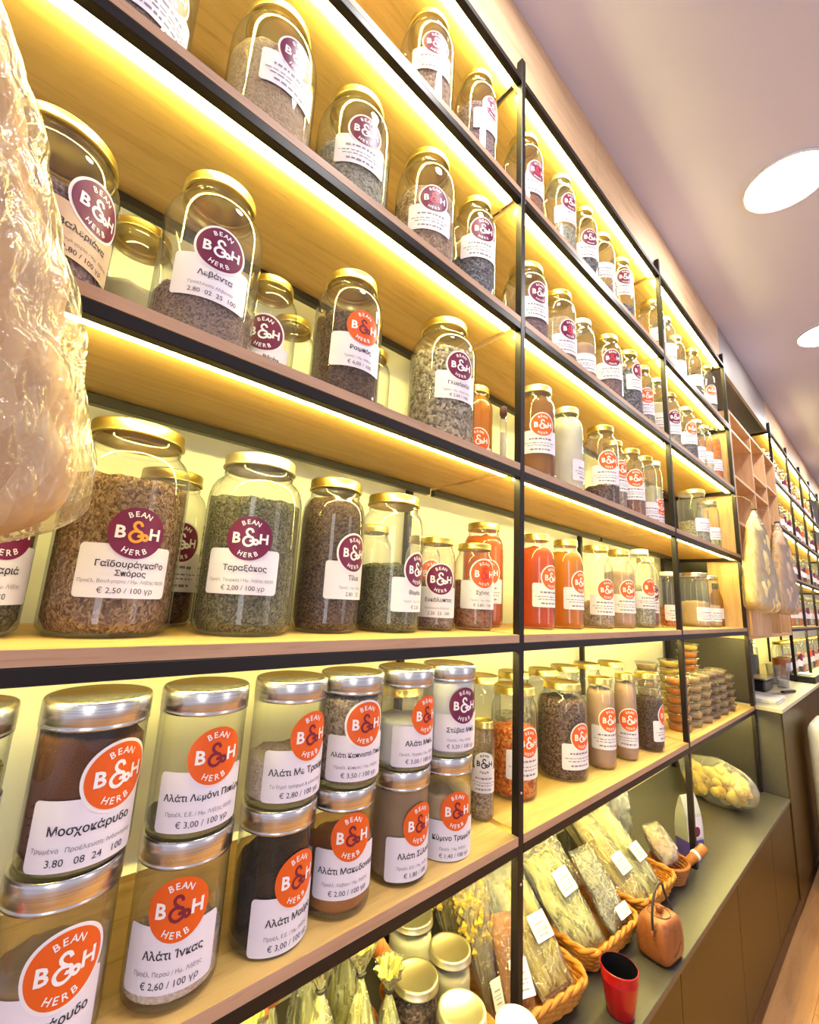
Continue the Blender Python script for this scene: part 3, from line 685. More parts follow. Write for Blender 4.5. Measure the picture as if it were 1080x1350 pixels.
# jars that stand in a second row
BACK = [
('3b', .075, .225, .062, '3', .255, 'gold', .74, 'c_palecream', .5, 'clear jar of cream powder behind the first two jars, third shelf'),
('3x', .385, .250, .055, '3', .245, 'gold', .74, 'c_beige', .4, 'jar of beige herb half hidden behind the dark tea jar, third shelf'),
('3y', .590, .220, .050, '3', .250, 'gold', .74, 'c_greenherb', .4, 'jar of green herb behind the chopped roots jar, third shelf'),
('3g', .975, .200, .055, '3', .287, 'gold', .74, 'c_honey', .88, 'jar of orange honey beside the left bay post, third shelf'),
('3z', 1.46, .190, .055, '3', .285, 'gold', .74, 'c_amber', .5, 'jar of amber liquid behind the milky jar, third shelf'),
('4c', .205, .310, .068, '4', .286, 'gold', .74, 'c_darkherb', .34, 'jar of dark herb behind the thistle seeds, fourth shelf'),
('4h', .700, .310, .052, '4', .255, 'gold', .76, 'c_beige', .5, 'jar of beige herb behind the thyme jar, fourth shelf'),
('4y', .860, .280, .050, '4', .245, 'gold', .76, 'c_orangepowder', .6, 'jar of rusty powder behind the short jars, fourth shelf'),
('5a', .800, .280, .058, '5', .277, 'gold', .80, 'c_greyherb', .5, 'gold-lidded jar behind the last canisters, lowest shelf'),
('5b', .960, .285, .058, '5', .277, 'gold', .80, 'c_goji', .5, 'gold-lidded jar of red pieces behind the first post, lowest shelf'),
('5c', 1.150, .290, .060, '5', .277, 'gold', .80, 'c_beige', .5, 'gold-lidded jar first in the back row, lowest shelf, middle bay'),
('5d', 1.320, .290, .060, '5', .277, 'gold', .80, 'c_greyherb', .5, 'gold-lidded jar second in the back row, lowest shelf, middle bay'),
('5e', 1.480, .275, .060, '5', .277, 'gold', .80, 'c_beige', .5, 'gold-lidded jar third in the back row, lowest shelf, middle bay'),
('5f', 1.650, .285, .060, '5', .277, 'gold', .80, 'c_rosepowder', .5, 'gold-lidded jar fourth in the back row, lowest shelf, middle bay'),
('5g', 1.820, .280, .060, '5', .277, 'gold', .80, 'c_greyherb', .5, 'gold-lidded jar fifth in the back row, lowest shelf, middle bay'),
('5h', 2.000, .260, .060, '5', .277, 'gold', .80, 'c_beige', .5, 'gold-lidded jar last in the back row, beside the second post'),
]
for (k, x, y, r, row, h, lid, neck, con, lev, lab) in BACK:
    t = jar('glass_jar', x, y, SZ[row], r, h, lab, lid, neck, con, lev, 0.005, 32)
    if k == '4c': add_sticker(t, r, .23, .150, 'P', 'w', None, seed=5)
    if k == '3g': add_sticker(t, r, -.62, .105, 'O', 'w', None, seed=6)
    if k == '4y': add_sticker(t, r, -.2, .14, 'O', 'w', None, seed=7)
# small jar and slim corked tube
t = jar('glass_jar', .927, .106, SZ['5'], .028, .216, 'small glass jar of brown spice with black-on-white badge beside the first post', 'gold', .80, 'c_coarsesalt', .62, .003, 28)
add_sticker(t, .028, -.75, .125, 'W', 'k', None, su=0.0, scale=0.72, seed=9)
t = empty('corked_tube', (.903, .040, SZ['3'] + .0005), 'slim clear tube with dark cap beside the honey jar, third shelf', 'tube')
MB().lathe([(0, 0), (.0075, 0), (.0085, .003), (.0085, .120), (.0075, .128), (.0075, .135)], 20).build('glass_body', 'glass', t)
MB().lathe([(0, .127), (.0065, .127), (.0095, .1355), (.0100, .138), (.0095, .156), (.008, .158), (0, .158)], 20).build('cap', 'seam_dark', t)
MB().lathe([(0, .004), (.0070, .004), (.0074, .009), (.0074, .085), (0, .087)], 20).build('contents', 'c_palecream', t)
t = empty('bottle', (3.135, .120, SZ['4'] + .0005), 'amber bottle with white label at the end of the fourth shelf', 'bottle')
MB().lathe([(0, 0), (.030, 0), (.034, .004), (.034, .15), (.026, .185), (.014, .205), (.013, .235)], 24).build('glass_body', 'c_amber', t)
MB().lathe([(.0150, .215), (.0165, .216), (.0165, .248), (.014, .250), (0, .250)], 20).build('cap', 'black_plastic', t)
f = Flat(); f.rrect(0, 0, .055, .06, .004); f.wrap(.0345, -.35, .075).build('sticker', 'sticker', t)

# ---------------------------------------------------------------- steel-lidded canisters
CAN = [
('L0', -.028, 0, 'c_tan', .4, 'O', 'w', .55, .099, None, -.02, 'lower canister cut off by the left edge, under the green tea canister'),
('L1', .1075, 0, 'c_tan', .42, 'O', 'w', .10, .099, L3('Μοσχοκάρυδο', 'Τριμμένο', '3.80  08  24'), -.016, 'canister of beige nutmeg, front lower row, first from left'),
('L2', .2425, 0, 'c_pinksalt', .30, 'O', 'm', -.33, .111, L3('Αλάτι Ίνκας', 'Προέλ. Περού / Ημ. Λήξης', '€ 2,60 / 100 γρ'), -.004, 'canister of pink salt, front lower row, under the lemon salt'),
('L3', .3770, 0, 'c_black', .60, 'O', 'm', .18, .092, L3('Αλάτι Μαύρο', 'Προέλ. Ε.Ε. / Ημ. Λήξης', '€ 3,00 / 100 γρ'), -.008, 'canister of black salt in the lower row'),
('L4', .4970, 0, 'c_orangepowder', .50, 'O', 'm', -.25, .118, L3('Αλάτι Μακεδονικό', 'Προέλ. Λαβαν / Ημ. Λήξης', '€ 2,00 / 100 γρ'), -.004, 'canister of orange brown salt in the lower row'),
('L5', .6330, 0, 'c_taupe', .84, 'O', 'm', .02, .097, L3('Αλάτι Σέλινο', 'Προέλ. Ε.Ε. / Ημ. Λήξης', '€ 1,80 / 100'), -.008, 'canister of taupe powder, fullest of the lower row'),
('L6', .7600, 0, 'c_tan', .62, 'O', 'm', -.33, .090, L3('Κύμινο Τριμμένο', 'Προέλ. / Ημ. Λήξης', '€ 1,40 / 100 γρ'), -.006, 'canister of tan powder at the right end of the lower row'),
('U0', -.024, 1, 'c_paleherb', .62, None, 'w', .9, .10, None, 0, 'upper canister of green herb cut off by the left edge'),
('U1', .1115, 1, 'c_nutmeg', .76, 'O', 'w', .41, .096, L3('Μοσχοκάρυδο', 'Τριμμένο   Προέλευση: Ινδονησία', '3.80   08  24   100'), -.024, 'canister of dark brown nutmeg powder in the upper row'),
('U2', .2425, 1, 'c_greygreen', .10, 'O', 'm', .04, .098, L3('Αλάτι Λεμόνι Πιπέρι', 'Προέλ. Ε.Ε. / Ημ. Λήξης 02/25', '€ 3,00 / 100 γρ'), -.010, 'nearly empty canister of lemon pepper salt, upper row'),
('U3', .3785, 1, 'c_pinksalt', .36, 'O', 'm', .19, .100, L3('Αλάτι Με Τρούφα', 'Το ξηρό τρόφιμο & μανιτάρια', '€ 2,80 / 100 γρ'), -.014, 'canister of pale pinkish salt, third in the upper row'),
('U4', .5010, 1, 'c_coarsesalt', .78, 'O', 'm', -.10, .102, L3('Αλάτι Καπνιστό Πιπέρι', 'Προέλ. Κύπρος / Ημ. Λήξης', '€ 3,50 / 100 γρ'), -.010, 'canister of coarse brown smoked salt in the upper row'),
('U5', .6340, 1, 'c_whitesalt', .46, 'O', 'm', .11, .098, L3('Αλάτι Μπλε', 'Προέλ. Περσία / Ημ. Λήξης', '€ 3,00 / 100 γρ'), -.014, 'canister of white salt, half full, in the upper row'),
('U6', .7640, 1, 'c_whitesalt', .82, 'P', 'w', -.20, .102, L3('Στέβια Μπλ', 'Προέλ. / Ημ. Λήξης', '€ 3,20 / 100 γρ'), -.008, 'canister with purple badge at the right end of the upper row'),
]
for (k, x, up, con, lev, badge, amp, phi, dz, words, su, lab) in CAN:
    z, h = (SZ['5'], 0.1845) if not up else (-0.3200, 0.1790)
    t = canister(x, .076, z, .058, h, lab, con, lev, 0.004, {'U1': -0.12, 'L3': 0.35}.get(k, 0.0))
    add_sticker(t, .058, phi, dz, badge, amp, words, ring=k in ('U1', 'L1', 'U4'), su=su, seed=hash_str(k))

# ---------------------------------------------------------------- clear tubs stacked at the end of the lowest shelf
def tub(x, y, z, r, h, con, lab):
    t = empty('clear_tub', (x, y, z), lab, 'tub', 'stacked clear tubs')
    MB().lathe([(0, 0), (r * .82, 0), (r * .97, h - .008), (r * 1.0, h - .0075)], 24).build('tub_body', 'tub_plastic', t)
    MB().lathe([(r * .99, h - .0072), (r * 1.04, h - .007), (r * 1.05, h - .004), (r * 1.04, h - .001), (r * .93, h - .001), (r * .9, h - .0025), (0, h - .0025)], 24).build('lid', 'tub_plastic', t)
    MB().lathe([(0, .002), (r * .78, .002), (r * .88, h * .62), (r * .5, h * .68), (0, h * .66)], 24).build('contents', con, t)
    return t
stack_names = ['first', 'second', 'third', 'fourth', 'fifth', 'sixth', 'back left', 'back middle', 'back right']
STK = [(2.265, .085, 6, 'c_orangeslices', .050), (2.405, .078, 6, 'c_beige', .048), (2.545, .075, 6, 'c_beige', .048), (2.685, .075, 6, 'c_mauve', .048), (2.825, .075, 6, 'c_coarsesalt', .048), (2.965, .075, 5, 'c_brownseed', .048),
       (2.330, .230, 7, 'c_beige', .050), (2.60, .220, 7, 'c_nugget', .050), (2.88, .215, 9, 'c_orangeslices', .054)]
LV = ['bottom', 'second', 'third', 'fourth', 'fifth', 'sixth', 'seventh', 'eighth', 'ninth']
for i, (x, y, n, con, r) in enumerate(STK):
    for j in range(n):
        tub(x + rnd.uniform(-.003, .003), y + rnd.uniform(-.003, .003), SZ['5'] + .0006 + j * .0370, r, .0364, con if j < n - 1 or i not in (7, 8) else 'c_nugget',
            'clear tub, %s level of the %s stack, end of the lowest shelf' % (LV[j], stack_names[i]))

# ================================================================ HANGING LOOFAHS IN PLASTIC
def loofah_bag(x, y, z0, hw, ht, dp, label, con, film='loofah_film', tilt=0.0, det=1.0):
    t = empty('loofah_bag', (x, y, z0), label, 'loofah', 'bagged loofahs hanging on the posts', tilt)
    def shape(grow, wr, n, m, sd):
        vs = []; fs = []
        for j in range(m + 1):
            v = j / m; zz = v * ht
            if v < 0.11: wd = max(0.0, 1 - (1 - v / 0.11) ** 2.6) ** 0.45 if v > 0 else 0.0
            elif v < 0.84: s = (v - 0.11) / 0.73; wd = 1.0 - 0.60 * s ** 1.5
            else: s = (v - .84) / .16; wd = 0.40 * max(0.0, 1 - s) ** 1.2 + 0.02
            for k in range(n):
                a = 2 * pi * k / n; c, s_ = cos(a), sin(a)
                px = hw * grow * wd * (abs(c) ** 0.75) * (1 if c > 0 else -1); py = dp * grow * (wd ** 0.6 if wd > 0 else 0) * (abs(s_) ** 0.8) * (1 if s_ > 0 else -1)
                d = wr * (nz(px + sd, py, zz * 0.6, 14) + 0.6 * nz(px, py + sd, zz * .8, 34))
                vs.append((px + d * c, py + d * s_, zz + wr * 0.5 * nz(px, zz, sd, 20)))
        for j in range(m):
            for k in range(n): fs.append((j * n + k, j * n + (k + 1) % n, (j + 1) * n + (k + 1) % n, (j + 1) * n + k))
        return MB().add(vs, fs)
    n, m = int(72 * det), int(80 * det)
    shape(0.93, 0.012, n, m, 3.1).build('loofah', con, t)
    shape(1.0, 0.010, n, m, 8.7).build('plastic_wrap', film, t)
    MB().tube([(0.012 * cos(a), 0.012 * sin(a), ht * 0.995) for a in [2 * pi * i / 12 for i in range(12)]], 0.004, 6, True).build('tie', 'tie_black', t)
    MB().tube([(0, 0, ht * 0.99), (0, 0.01, ht + 0.05), (0, 0.05, ht + 0.085), (0, -y - 0.004, ht + 0.09)], 0.0015, 6).build('string', 'kraft', t)
    return t
loofah_bag(-.190, -.085, .012, .236, .625, .062, 'large peach loofah in crinkled clear plastic hanging at the left edge', 'c_loofah')
loofah_bag(3.185, -.092, .015, .285, .60, .060, 'pale yellow loofah in plastic hanging by the third post, left one', 'c_yellowloofah', det=.6)
loofah_bag(3.86, -.100, .012, .29, .63, .060, 'orange tan loofah in plastic hanging on the pigeonhole unit, right one', 'c_loofah', det=.6)

# ================================================================ GOODS ON THE WORKTOP
def rr_path(w_, d_, rad, n=10):
    P = []
    for cx, cyy, a0 in ((w_ / 2 - rad, -d_ / 2 + rad, -pi / 2), (w_ / 2 - rad, d_ / 2 - rad, 0), (-w_ / 2 + rad, d_ / 2 - rad, pi / 2), (-w_ / 2 + rad, -d_ / 2 + rad, pi)):
        for i in range(n + 1):
            a = a0 + pi / 2 * i / n; P.append((cx + rad * cos(a), cyy + rad * sin(a)))
    # even spacing
    out = []; tot = sum(hypot(P[i][0] - P[i - 1][0], P[i][1] - P[i - 1][1]) for i in range(len(P))); step = tot / 96; acc = 0
    for i in range(len(P)):
        a, b = P[i - 1], P[i]; l = hypot(b[0] - a[0], b[1] - a[1])
        if l < 1e-9: continue
        while acc <= l: out.append((a[0] + (b[0] - a[0]) * acc / l, a[1] + (b[1] - a[1]) * acc / l)); acc += step
        acc -= l
    return out
def basket(x, y, w_, d_, h, rz, label, mat='wicker', handle=False, rows=7):
    t = empty('wicker_basket', (x, y, ZC + 0.0006), label, 'basket', 'wicker baskets on the worktop', rz)
    base = rr_path(w_ * .86, d_ * .86, .035); top = rr_path(w_, d_, .045); n = min(len(base), len(top))
    wv = MB()
    for k in range(rows):
        f = (k + 0.5) / rows; z = 0.006 + f * (h - 0.012); off = k % 2
        pts = []
        for i in range(n):
            bx_, by_ = base[i][0] + (top[i][0] - base[i][0]) * f, base[i][1] + (top[i][1] - base[i][1]) * f
            s = 1 + 0.010 * (1 if ((i // 2) + off) % 2 else -1); pts.append((bx_ * s, by_ * s, z))
        wv.tube(pts, h / rows * 0.52, 5, True)
    wv.build('weave', mat, t)
    sk = MB()
    for i in range(0, n, 4): sk.tube([(base[i][0], base[i][1], 0.004), (top[i][0], top[i][1], h)], 0.0028, 5)
    sk.build('stakes', mat, t)
    rim = MB()
    for s0 in (0, pi):
        rim.tube([(top[i][0] * (1 + 0.022 * cos(i * 0.9 + s0)), top[i][1] * (1 + 0.022 * cos(i * 0.9 + s0)), h + 0.0045 * sin(i * 0.9 + s0)) for i in range(n)], 0.0062, 6, True)
    rim.build('rim', mat, t)
    fl_ = MB(); vs = [(p[0], p[1], 0.004) for p in base[:n]]; fl_.add(vs + [(0, 0, 0.004)], [(i, (i + 1) % n, n) for i in range(n)]); fl_.build('base', mat, t)
    if handle:
        hd = MB(); H = 0.30
        for s0 in range(3):
            pts = []
            for i in range(61):
                a = pi * i / 60; r_ = 0.008; ph = i * 0.8 + s0 * 2 * pi / 3
                cx_, cz = (w_ / 2) * cos(a), h + (H - h) * sin(a) ** .6
                pts.append((cx_ + r_ * cos(ph) * abs(cos(a)) + r_ * cos(ph) * .6, r_ * sin(ph), cz + r_ * cos(ph) * abs(sin(a)) * .5))
            hd.tube(pts, 0.0085, 6)
        hd.build('handle', mat, t)
    return t
basket(.548, .165, .330, .26, .085, 0.0, 'tall-handled wicker basket of tied herb bags at the bottom left', 'wicker_red', handle=True)
basket(1.085, .135, .300, .26, .060, -.17, 'orange wicker tray basket behind the first post, nearest the red cup')
basket(1.415, .125, .275, .25, .060, -.06, 'orange wicker tray basket in the middle, behind the brown kettle')
basket(1.735, .125, .280, .25, .060, -.04, 'orange wicker tray basket farthest along the worktop')

def sachet(x, y, z, w_, h, th, con, label, rot=(0, 0, 0), film='film', sticker=None, fillh=0.7, flare=0.0, group='herb sachets in the baskets', wr=0.006):
    """sealed clear bag: film, what it holds, white paper label"""
    t = empty('herb_sachet', (x, y, z), label, 'sachet', group); t.rotation_euler = rot
    sd = hash_str(label) % 53
    def pil(w_, h0, h1, th, wr, nu=18, nv=26, fl_=0.0):
        V = []; F = []
        def P(i, j, s):
            u = -1 + 2 * i / nu; v = j / nv
            e = max(0, (1 - abs(u) ** 2.6)) ** 0.6 * max(0, (1 - abs(2 * v - 1) ** 3.0)) ** 0.7
            wx = w_ / 2 * (1 + fl_ * max(0, v - .7) * 2 - 0.12 * fl_ * (1 if .6 < v < .75 else 0)) * (0.93 + 0.07 * sin(v * pi))
            d = wr * nz(u * .1 * 8, v * .2 * 9, sd + s, 1.5) + wr * 0.5 * nz(u, v * 2, sd + s * 3, 5)
            return (u * wx + wr * .6 * nz(v * 3, sd, s, 1), s * (th / 2 * e) + d * (0.3 + e), h0 + (h1 - h0) * v)
        for s in (-1, 1):
            o = len(V); V += [P(i, j, s) for j in range(nv + 1) for i in range(nu + 1)]
            for j in range(nv):
                for i in range(nu):
                    a = o + j * (nu + 1) + i; q_ = (a, a + 1, a + nu + 2, a + nu + 1); F.append(q_ if s < 0 else q_[::-1])
        return MB().add(V, F)
    pil(w_ * .88, h * .03, h * fillh, th * .70, wr * 3.0, 26, 36).build('contents', con, t)
    pil(w_, 0, h, th, wr, fl_=flare).build('plastic_bag', film, t)
    if sticker:
        u, v, sw, sh = sticker[:4]; f = Flat(); f.rrect(u, v, sw, sh, 0.003)
        st = f.plane(th * .5 + wr * .9).build('sticker', sticker[4] if len(sticker) > 4 else 'sticker', t)
        g = Flat(); scribble(g, u, v, sw * .9, sh * .9, sd); g.plane(th * .5 + wr * .9 + 0.0006).build('label_fine_print', 'ink_grey', st)
    return t
def bunch(x, y, z, h, spread, label, rot, n=34, heads=True, card=None, film=True, con=('stalk', 'flower_head'), sd=1):
    """dried stems with flower heads in a clear sleeve"""
    t = empty('dried_bunch', (x, y, z), label, 'herb bunch', 'dried flower bunches'); t.rotation_euler = rot
    q = random.Random(sd); st = MB(); fh = MB()
    for i in range(n):
        a = q.uniform(0, 2 * pi); r0 = spread * .25 * sqrt(q.random()); r1 = spread * sqrt(q.random()); l = h * q.uniform(.72, 1.0)
        p0 = (r0 * cos(a), r0 * sin(a) * .6, 0.004); p2 = (r1 * cos(a), r1 * sin(a) * .6, l); p1 = ((p0[0] * .6 + p2[0] * .4), (p0[1] * .6 + p2[1] * .4), l * .55)
        st.tube([p0, p1, p2], 0.0016, 4)
        if heads:
            for k in range(4):
                c = (p2[0] + q.uniform(-.012, .012), p2[1] + q.uniform(-.009, .009), l - q.uniform(-.012, .10) * (h / .3)); s = q.uniform(.005, .0095)
                fh.add([(c[0] + s, c[1], c[2]), (c[0], c[1] + s, c[2]), (c[0] - s, c[1], c[2]), (c[0], c[1] - s, c[2]), (c[0], c[1], c[2] + s * 1.2), (c[0], c[1], c[2] - s * 1.2)],
                       [(0, 1, 4), (1, 2, 4), (2, 3, 4), (3, 0, 4), (1, 0, 5), (2, 1, 5), (3, 2, 5), (0, 3, 5)])
    tag(st.build('stems', con[0], t), kind='stuff')
    if heads: tag(fh.build('flower_heads', con[1], t, False), kind='stuff')
    if film:
        n_ = 28; prof = [(spread * .45, 0.0), (spread * .6, h * .3), (spread * 1.0, h * .7), (spread * 1.12, h * 1.02), (spread * 1.2, h * 1.10)]
        m = MB(); vs = []; fs = []
        P = spline([(a, b) for a, b in prof], 4)
        for (r_, z_) in P:
            for k in range(n_):
                a = 2 * pi * k / n_; rr_ = r_ * (1 + .10 * nz(cos(a) * 2, sin(a) * 2, z_ * 14 + sd)); vs.append((rr_ * cos(a), rr_ * sin(a) * .65, z_))
        for j in range(len(P) - 1):
            for k in range(n_): fs.append((j * n_ + k, j * n_ + (k + 1) % n_, (j + 1) * n_ + (k + 1) % n_, (j + 1) * n_ + k))
        m.add(vs, fs).build('plastic_sleeve', 'film', t)
    if card:
        f = Flat(); f.rrect(card[0], card[1], card[2], card[3], .002); s_ = f.plane(spread * .65).build('price_card', 'paper', t)
        g = Flat(); scribble(g, card[0], card[1], card[2] * .9, card[3] * .9, sd); g.plane(spread * .65 + .0006).build('card_fine_print', 'ink_grey', s_)
    return t
# tied bags in the handled basket
for i, (x, y, hh, rx, ry, lab) in enumerate([(.418, .085, .30, -.10, -.15, 'leftmost tied bag of pale green herb in the handled basket'), (.503, .075, .33, -.10, .03, 'tied bag of yellow green herb, centre of the handled basket'),
        (.588, .080, .31, -.08, .06, 'tied bag of pale herb right of centre in the handled basket'), (.655, .085, .25, -.05, .05, 'small tied bag beside the basket handle'),
        (.545, .190, .34, -.06, .0, 'tied bag at the back of the handled basket'), (.640, .205, .33, -.06, .05, 'tied bag at the back right of the handled basket'), (.450, .190, .33, -.06, -.05, 'tied bag at the back left of the handled basket')]):
    t = empty('tied_bag', (x, y, ZC + .012), lab, 'herb bag', 'tied herb bags'); t.rotation_euler = (rx, ry, .3 * i)
    def cone(g, wr, sd, n=36, m=26):
        vs = []; fs = []
        for j in range(m + 1):
            v = j / m
            wd = (0.10 + 0.90 * sin(min(1, v / .35) * pi / 2)) * (1 - .92 * max(0, (v - .45) / .40) ** 1.2 if v < .85 else .08 + (v - .85) / .15 * .75)
            for k in range(n):
                a = 2 * pi * k / n; r_ = .045 * g * wd * (1 + wr * nz(cos(a) * 3, sin(a) * 3, v * 4 + sd) + .12 * cos(9 * a + sd))
                vs.append((r_ * cos(a), r_ * sin(a) * .75, v * hh))
        for j in range(m):
            for k in range(n): fs.append((j * n + k, j * n + (k + 1) % n, (j + 1) * n + (k + 1) % n, (j + 1) * n + k))
        return MB().add(vs, fs)
    cone(.9, .25, i * 3.3).build('contents', 'c_paleherb', t); cone(1.0, .3, i * 5.1).build('plastic_bag', 'film', t)
    MB().tube([(.007 * cos(a), .006 * sin(a), hh * .85) for a in [2 * pi * k / 10 for k in range(10)]], .0035, 5, True).build('tie', 'tie_black', t)
# little jars with pale gold lids beside the handled basket
for i, (x, y, h, con, lab) in enumerate([(.845, .245, .205, 'c_milky', 'tall lidded jar of cream beside the handled basket, rearmost of four'), (.842, .118, .205, 'c_palecream', 'lidded jar of cream powder, right of the small jar group'),
        (.735, .112, .205, 'c_darkmix', 'lidded jar with white writing on dark label, left of the group'), (.752, .005, .205, 'c_palecream', 'frontmost lidded jar of the small group by the frame bottom')]):
    t = jar('glass_jar', x, y, ZC, .046 if i else .052, h, lab, 'pale_gold', .92, con, .84, .002, 32, 'small lidded jars on the worktop')
    f = Flat(); f.rrect(0, 0, .06, .06, .004); s_ = f.wrap((.046 if i else .052) * 1.005, .1, h * .42).build('sticker', 'sticker', t)
t = empty('lidded_pot', (.835, -.058, ZC + .0006), 'small pot with plain white lid in front of the first post', 'pot')
MB().lathe([(0, 0), (.030, 0), (.036, .006), (.038, .15), (.036, .158)], 28).build('pot_body', 'tub_plastic', t)
MB().lathe([(.0385, .158), (.040, .1585), (.040, .178), (.037, .182), (0, .183)], 28).build('lid', 'white_lid', t)
# first tray basket
zb = ZC + .012
bunch(.972, .095, zb, .30, .050, 'yellow dried flower bunch with white card left of the first post', (-.42, .05, -.1), sd=3, n=60, card=(0, .055, .032, .05))
bunch(.995, .215, zb + .02, .30, .052, 'yellow dried flower bunch leaning at the back of the first tray basket', (-.32, -.05, .1), sd=5, n=56)
bunch(1.095, .215, zb + .02, .30, .046, 'pale dried bunch in shiny sleeve just behind the first post', (-.30, .05, .2), sd=8, n=36, con=('c_straw', 'c_paleherb'))
sachet(1.035, .060, zb + .012, .09, .25, .05, 'c_orangepowder', 'sachet of rusty spice with white label in the first tray basket', (-.70, .10, -.25), sticker=(0, .055, .055, .065))
sachet(1.150, .035, zb + .016, .12, .27, .055, 'c_straw', 'sachet of straw flowers with white label at the front corner basket', (-.82, -.08, -.20), sticker=(.01, .115, .058, .055), fillh=.85)
sachet(1.175, .150, zb + .045, .12, .25, .05, 'c_greyherb', 'grey green sachet at the back of the first tray basket', (-.78, -.05, .0), fillh=.85, flare=.3)
# second tray basket
sachet(1.340, .045, zb + .014, .145, .28, .06, 'c_paleherb', 'pale yellow green sachet with printed label in the middle basket', (-.80, -.12, -.12), sticker=(.015, .150, .064, .060), fillh=.85)
sachet(1.480, .020, zb + .018, .125, .21, .06, 'c_greyherb', 'grey beige sachet with lilac label at the front of the middle basket', (-.72, .10, .02), sticker=(0, .040, .075, .03), fillh=.92, flare=.2)
sachet(1.475, .165, zb + .050, .14, .25, .05, 'c_chunky', 'sachet of brown twigs at the back of the middle basket', (-.76, .0, .08), fillh=.85, flare=.4)
sachet(1.325, .180, zb + .050, .14, .26, .045, 'c_greyherb', 'tall silvery sachet at the back left of the middle basket', (-.76, -.1, 0), fillh=.75, flare=.3)
sachet(1.385, .335, ZC + .002, .16, .28, .050, 'c_palecream', 'cloudy empty-topped sachet at the very back of the middle basket', (-.12, .0, 0), fillh=.6, flare=.3)
# third tray basket
sachet(1.650, .030, zb + .014, .105, .33, .065, 'c_straw', 'long yellow bundle with two white labels in the far basket', (-.86, -.10, -.10), sticker=(0, .11, .060, .055), fillh=.93)
sachet(1.765, .025, zb + .014, .105, .33, .065, 'c_paleherb', 'long pale bundle with white label right in the far basket', (-.84, -.06, -.05), sticker=(0, .11, .060, .050), fillh=.93)
sachet(1.845, .175, zb + .045, .14, .25, .05, 'c_paleherb', 'broad pale sachet leaning at the back right of the far basket', (-.80, .1, .05), fillh=.92)
sachet(1.700, .190, zb + .050, .12, .27, .05, 'c_straw', 'sachet with brown sticks at the back left of the far basket', (-.80, .0, 0), fillh=.85, flare=.3)
sachet(1.580, .330, ZC + .002, .13, .30, .05, 'c_chunky', 'sachet of cut roots behind the long yellow bundle', (-.10, .0, .1), fillh=.7, flare=.4)
# beyond the baskets
o = empty('twig_basket', (1.94, .045, ZC + .0006), 'small dark wicker bowl with a rolled handle before the second post', 'basket')
pr = [(.048, 0), (.060, .03), (.072, .062)]
wv = MB()
for k in range(6):
    rr_, zz = .050 + .022 * k / 5, .006 + k * .0105
    wv.tube([(rr_ * cos(a) * (1 + .015 * (-1) ** (i + k)), rr_ * sin(a) * .85 * (1 + .015 * (-1) ** (i + k)), zz) for i, a in enumerate([2 * pi * j / 40 for j in range(40)])], .0058, 5, True)
wv.build('weave', 'wicker_dark', o)
MB().lathe([(0, .003), (.05, .003)], 24).build('base', 'wicker_dark', o)
MB().tube([(.045, -.045, .055), (.085, -.062, .075), (.125, -.078, .092)], [.014, .016, .017], 12).build('handle', 'wicker_dark', o)
MB().tube([(.079, -.0595, .0722), (.088, -.0633, .0766)], .0178, 12).build('handle_band', 'paper', o)
sachet(1.93, .030, ZC + .055, .12, .13, .075, 'c_beige', 'beige paper bag of herbs lying in the small dark bowl', (-.7, .1, -.1), film='film', fillh=.95)
sachet(1.93, .235, ZC + .0015, .13, .27, .07, 'c_lavender', 'clear bag of dark roots standing behind the small bowl', (-.12, .0, .1), fillh=.55, flare=.5)
sachet(2.08, .265, ZC + .0015, .13, .26, .06, 'silver_pack', 'silvery bag standing behind the second post', (-.10, .0, -.1), fillh=.8)
sachet(1.80, .325, ZC + .0015, .14, .30, .05, 'paper', 'white paper bag standing at the back of the worktop', (-.05, .0, .0), fillh=.9)
t = empty('tea_packet', (2.195, .052, ZC + .001), 'white packet with purple base standing by the second post', 'packet', None, -.35)
m = MB(); V = []; F = []
for j, (zz, sx, sy) in enumerate([(.058, 1, 1), (.10, 1.02, 1.0), (.15, .98, .8), (.195, .94, .35), (.215, .93, .06)]):
    for (a, b) in ((-.045, -.028), (.045, -.028), (.045, .028), (-.045, .028)): V.append((a * sx, b * sy, zz))
for j in range(4):
    for k in range(4): F.append((j * 4 + k, j * 4 + (k + 1) % 4, j * 4 + 4 + (k + 1) % 4, j * 4 + 4 + k))
F.append((16, 17, 18, 19))
m.add(V, F).build('packet_top', 'silver_pack', t, False)
MB().box(-.0455, .0455, -.0285, .0285, 0, .058, .003).build('packet_base', 'purple_card', t, False)
f = Flat(); f.rrect(0, .105, .07, .075, .003); s_ = f.plane(.0305).build('sticker', 'sticker', t)
g = Flat(); g.disc(.004, .090, .018); g.plane(.0312).build('emblem', 'badge_purple', s_)
# bag of yellow pieces
t = empty('sponge_bag', (2.87, .125, ZC + .001), 'clear bag of yellow loofah slices lying on the bare worktop', 'bag', None, -2.0); t.scale = (1.12, 1.12, 1.2)
q = random.Random(4); nu_ = MB()
for i in range(64):
    u = q.uniform(-1, 1); a = q.uniform(0, 2 * pi); R_ = .062 * sqrt(max(0, 1 - u * u * .8)) * sqrt(q.random()); c = (u * .135, R_ * cos(a) * 1.1, .075 + R_ * sin(a))
    s = q.uniform(.018, .028); n1 = MB().lathe([(0, -s * .55), (s * .8, -s * .5), (s, 0), (s * .8, s * .5), (0, s * .55)], 9)
    rt = Matrix.Rotation(q.uniform(0, pi), 3, 'X') @ Matrix.Rotation(q.uniform(0, pi), 3, 'Y')
    nu_.add([tuple(rt @ Vector(p) + Vector(c)) for p in n1.v], n1.f)
tag(nu_.build('slices', 'c_nugget', t), kind='stuff')
vs = []; fs = []; n, m_ = 40, 34
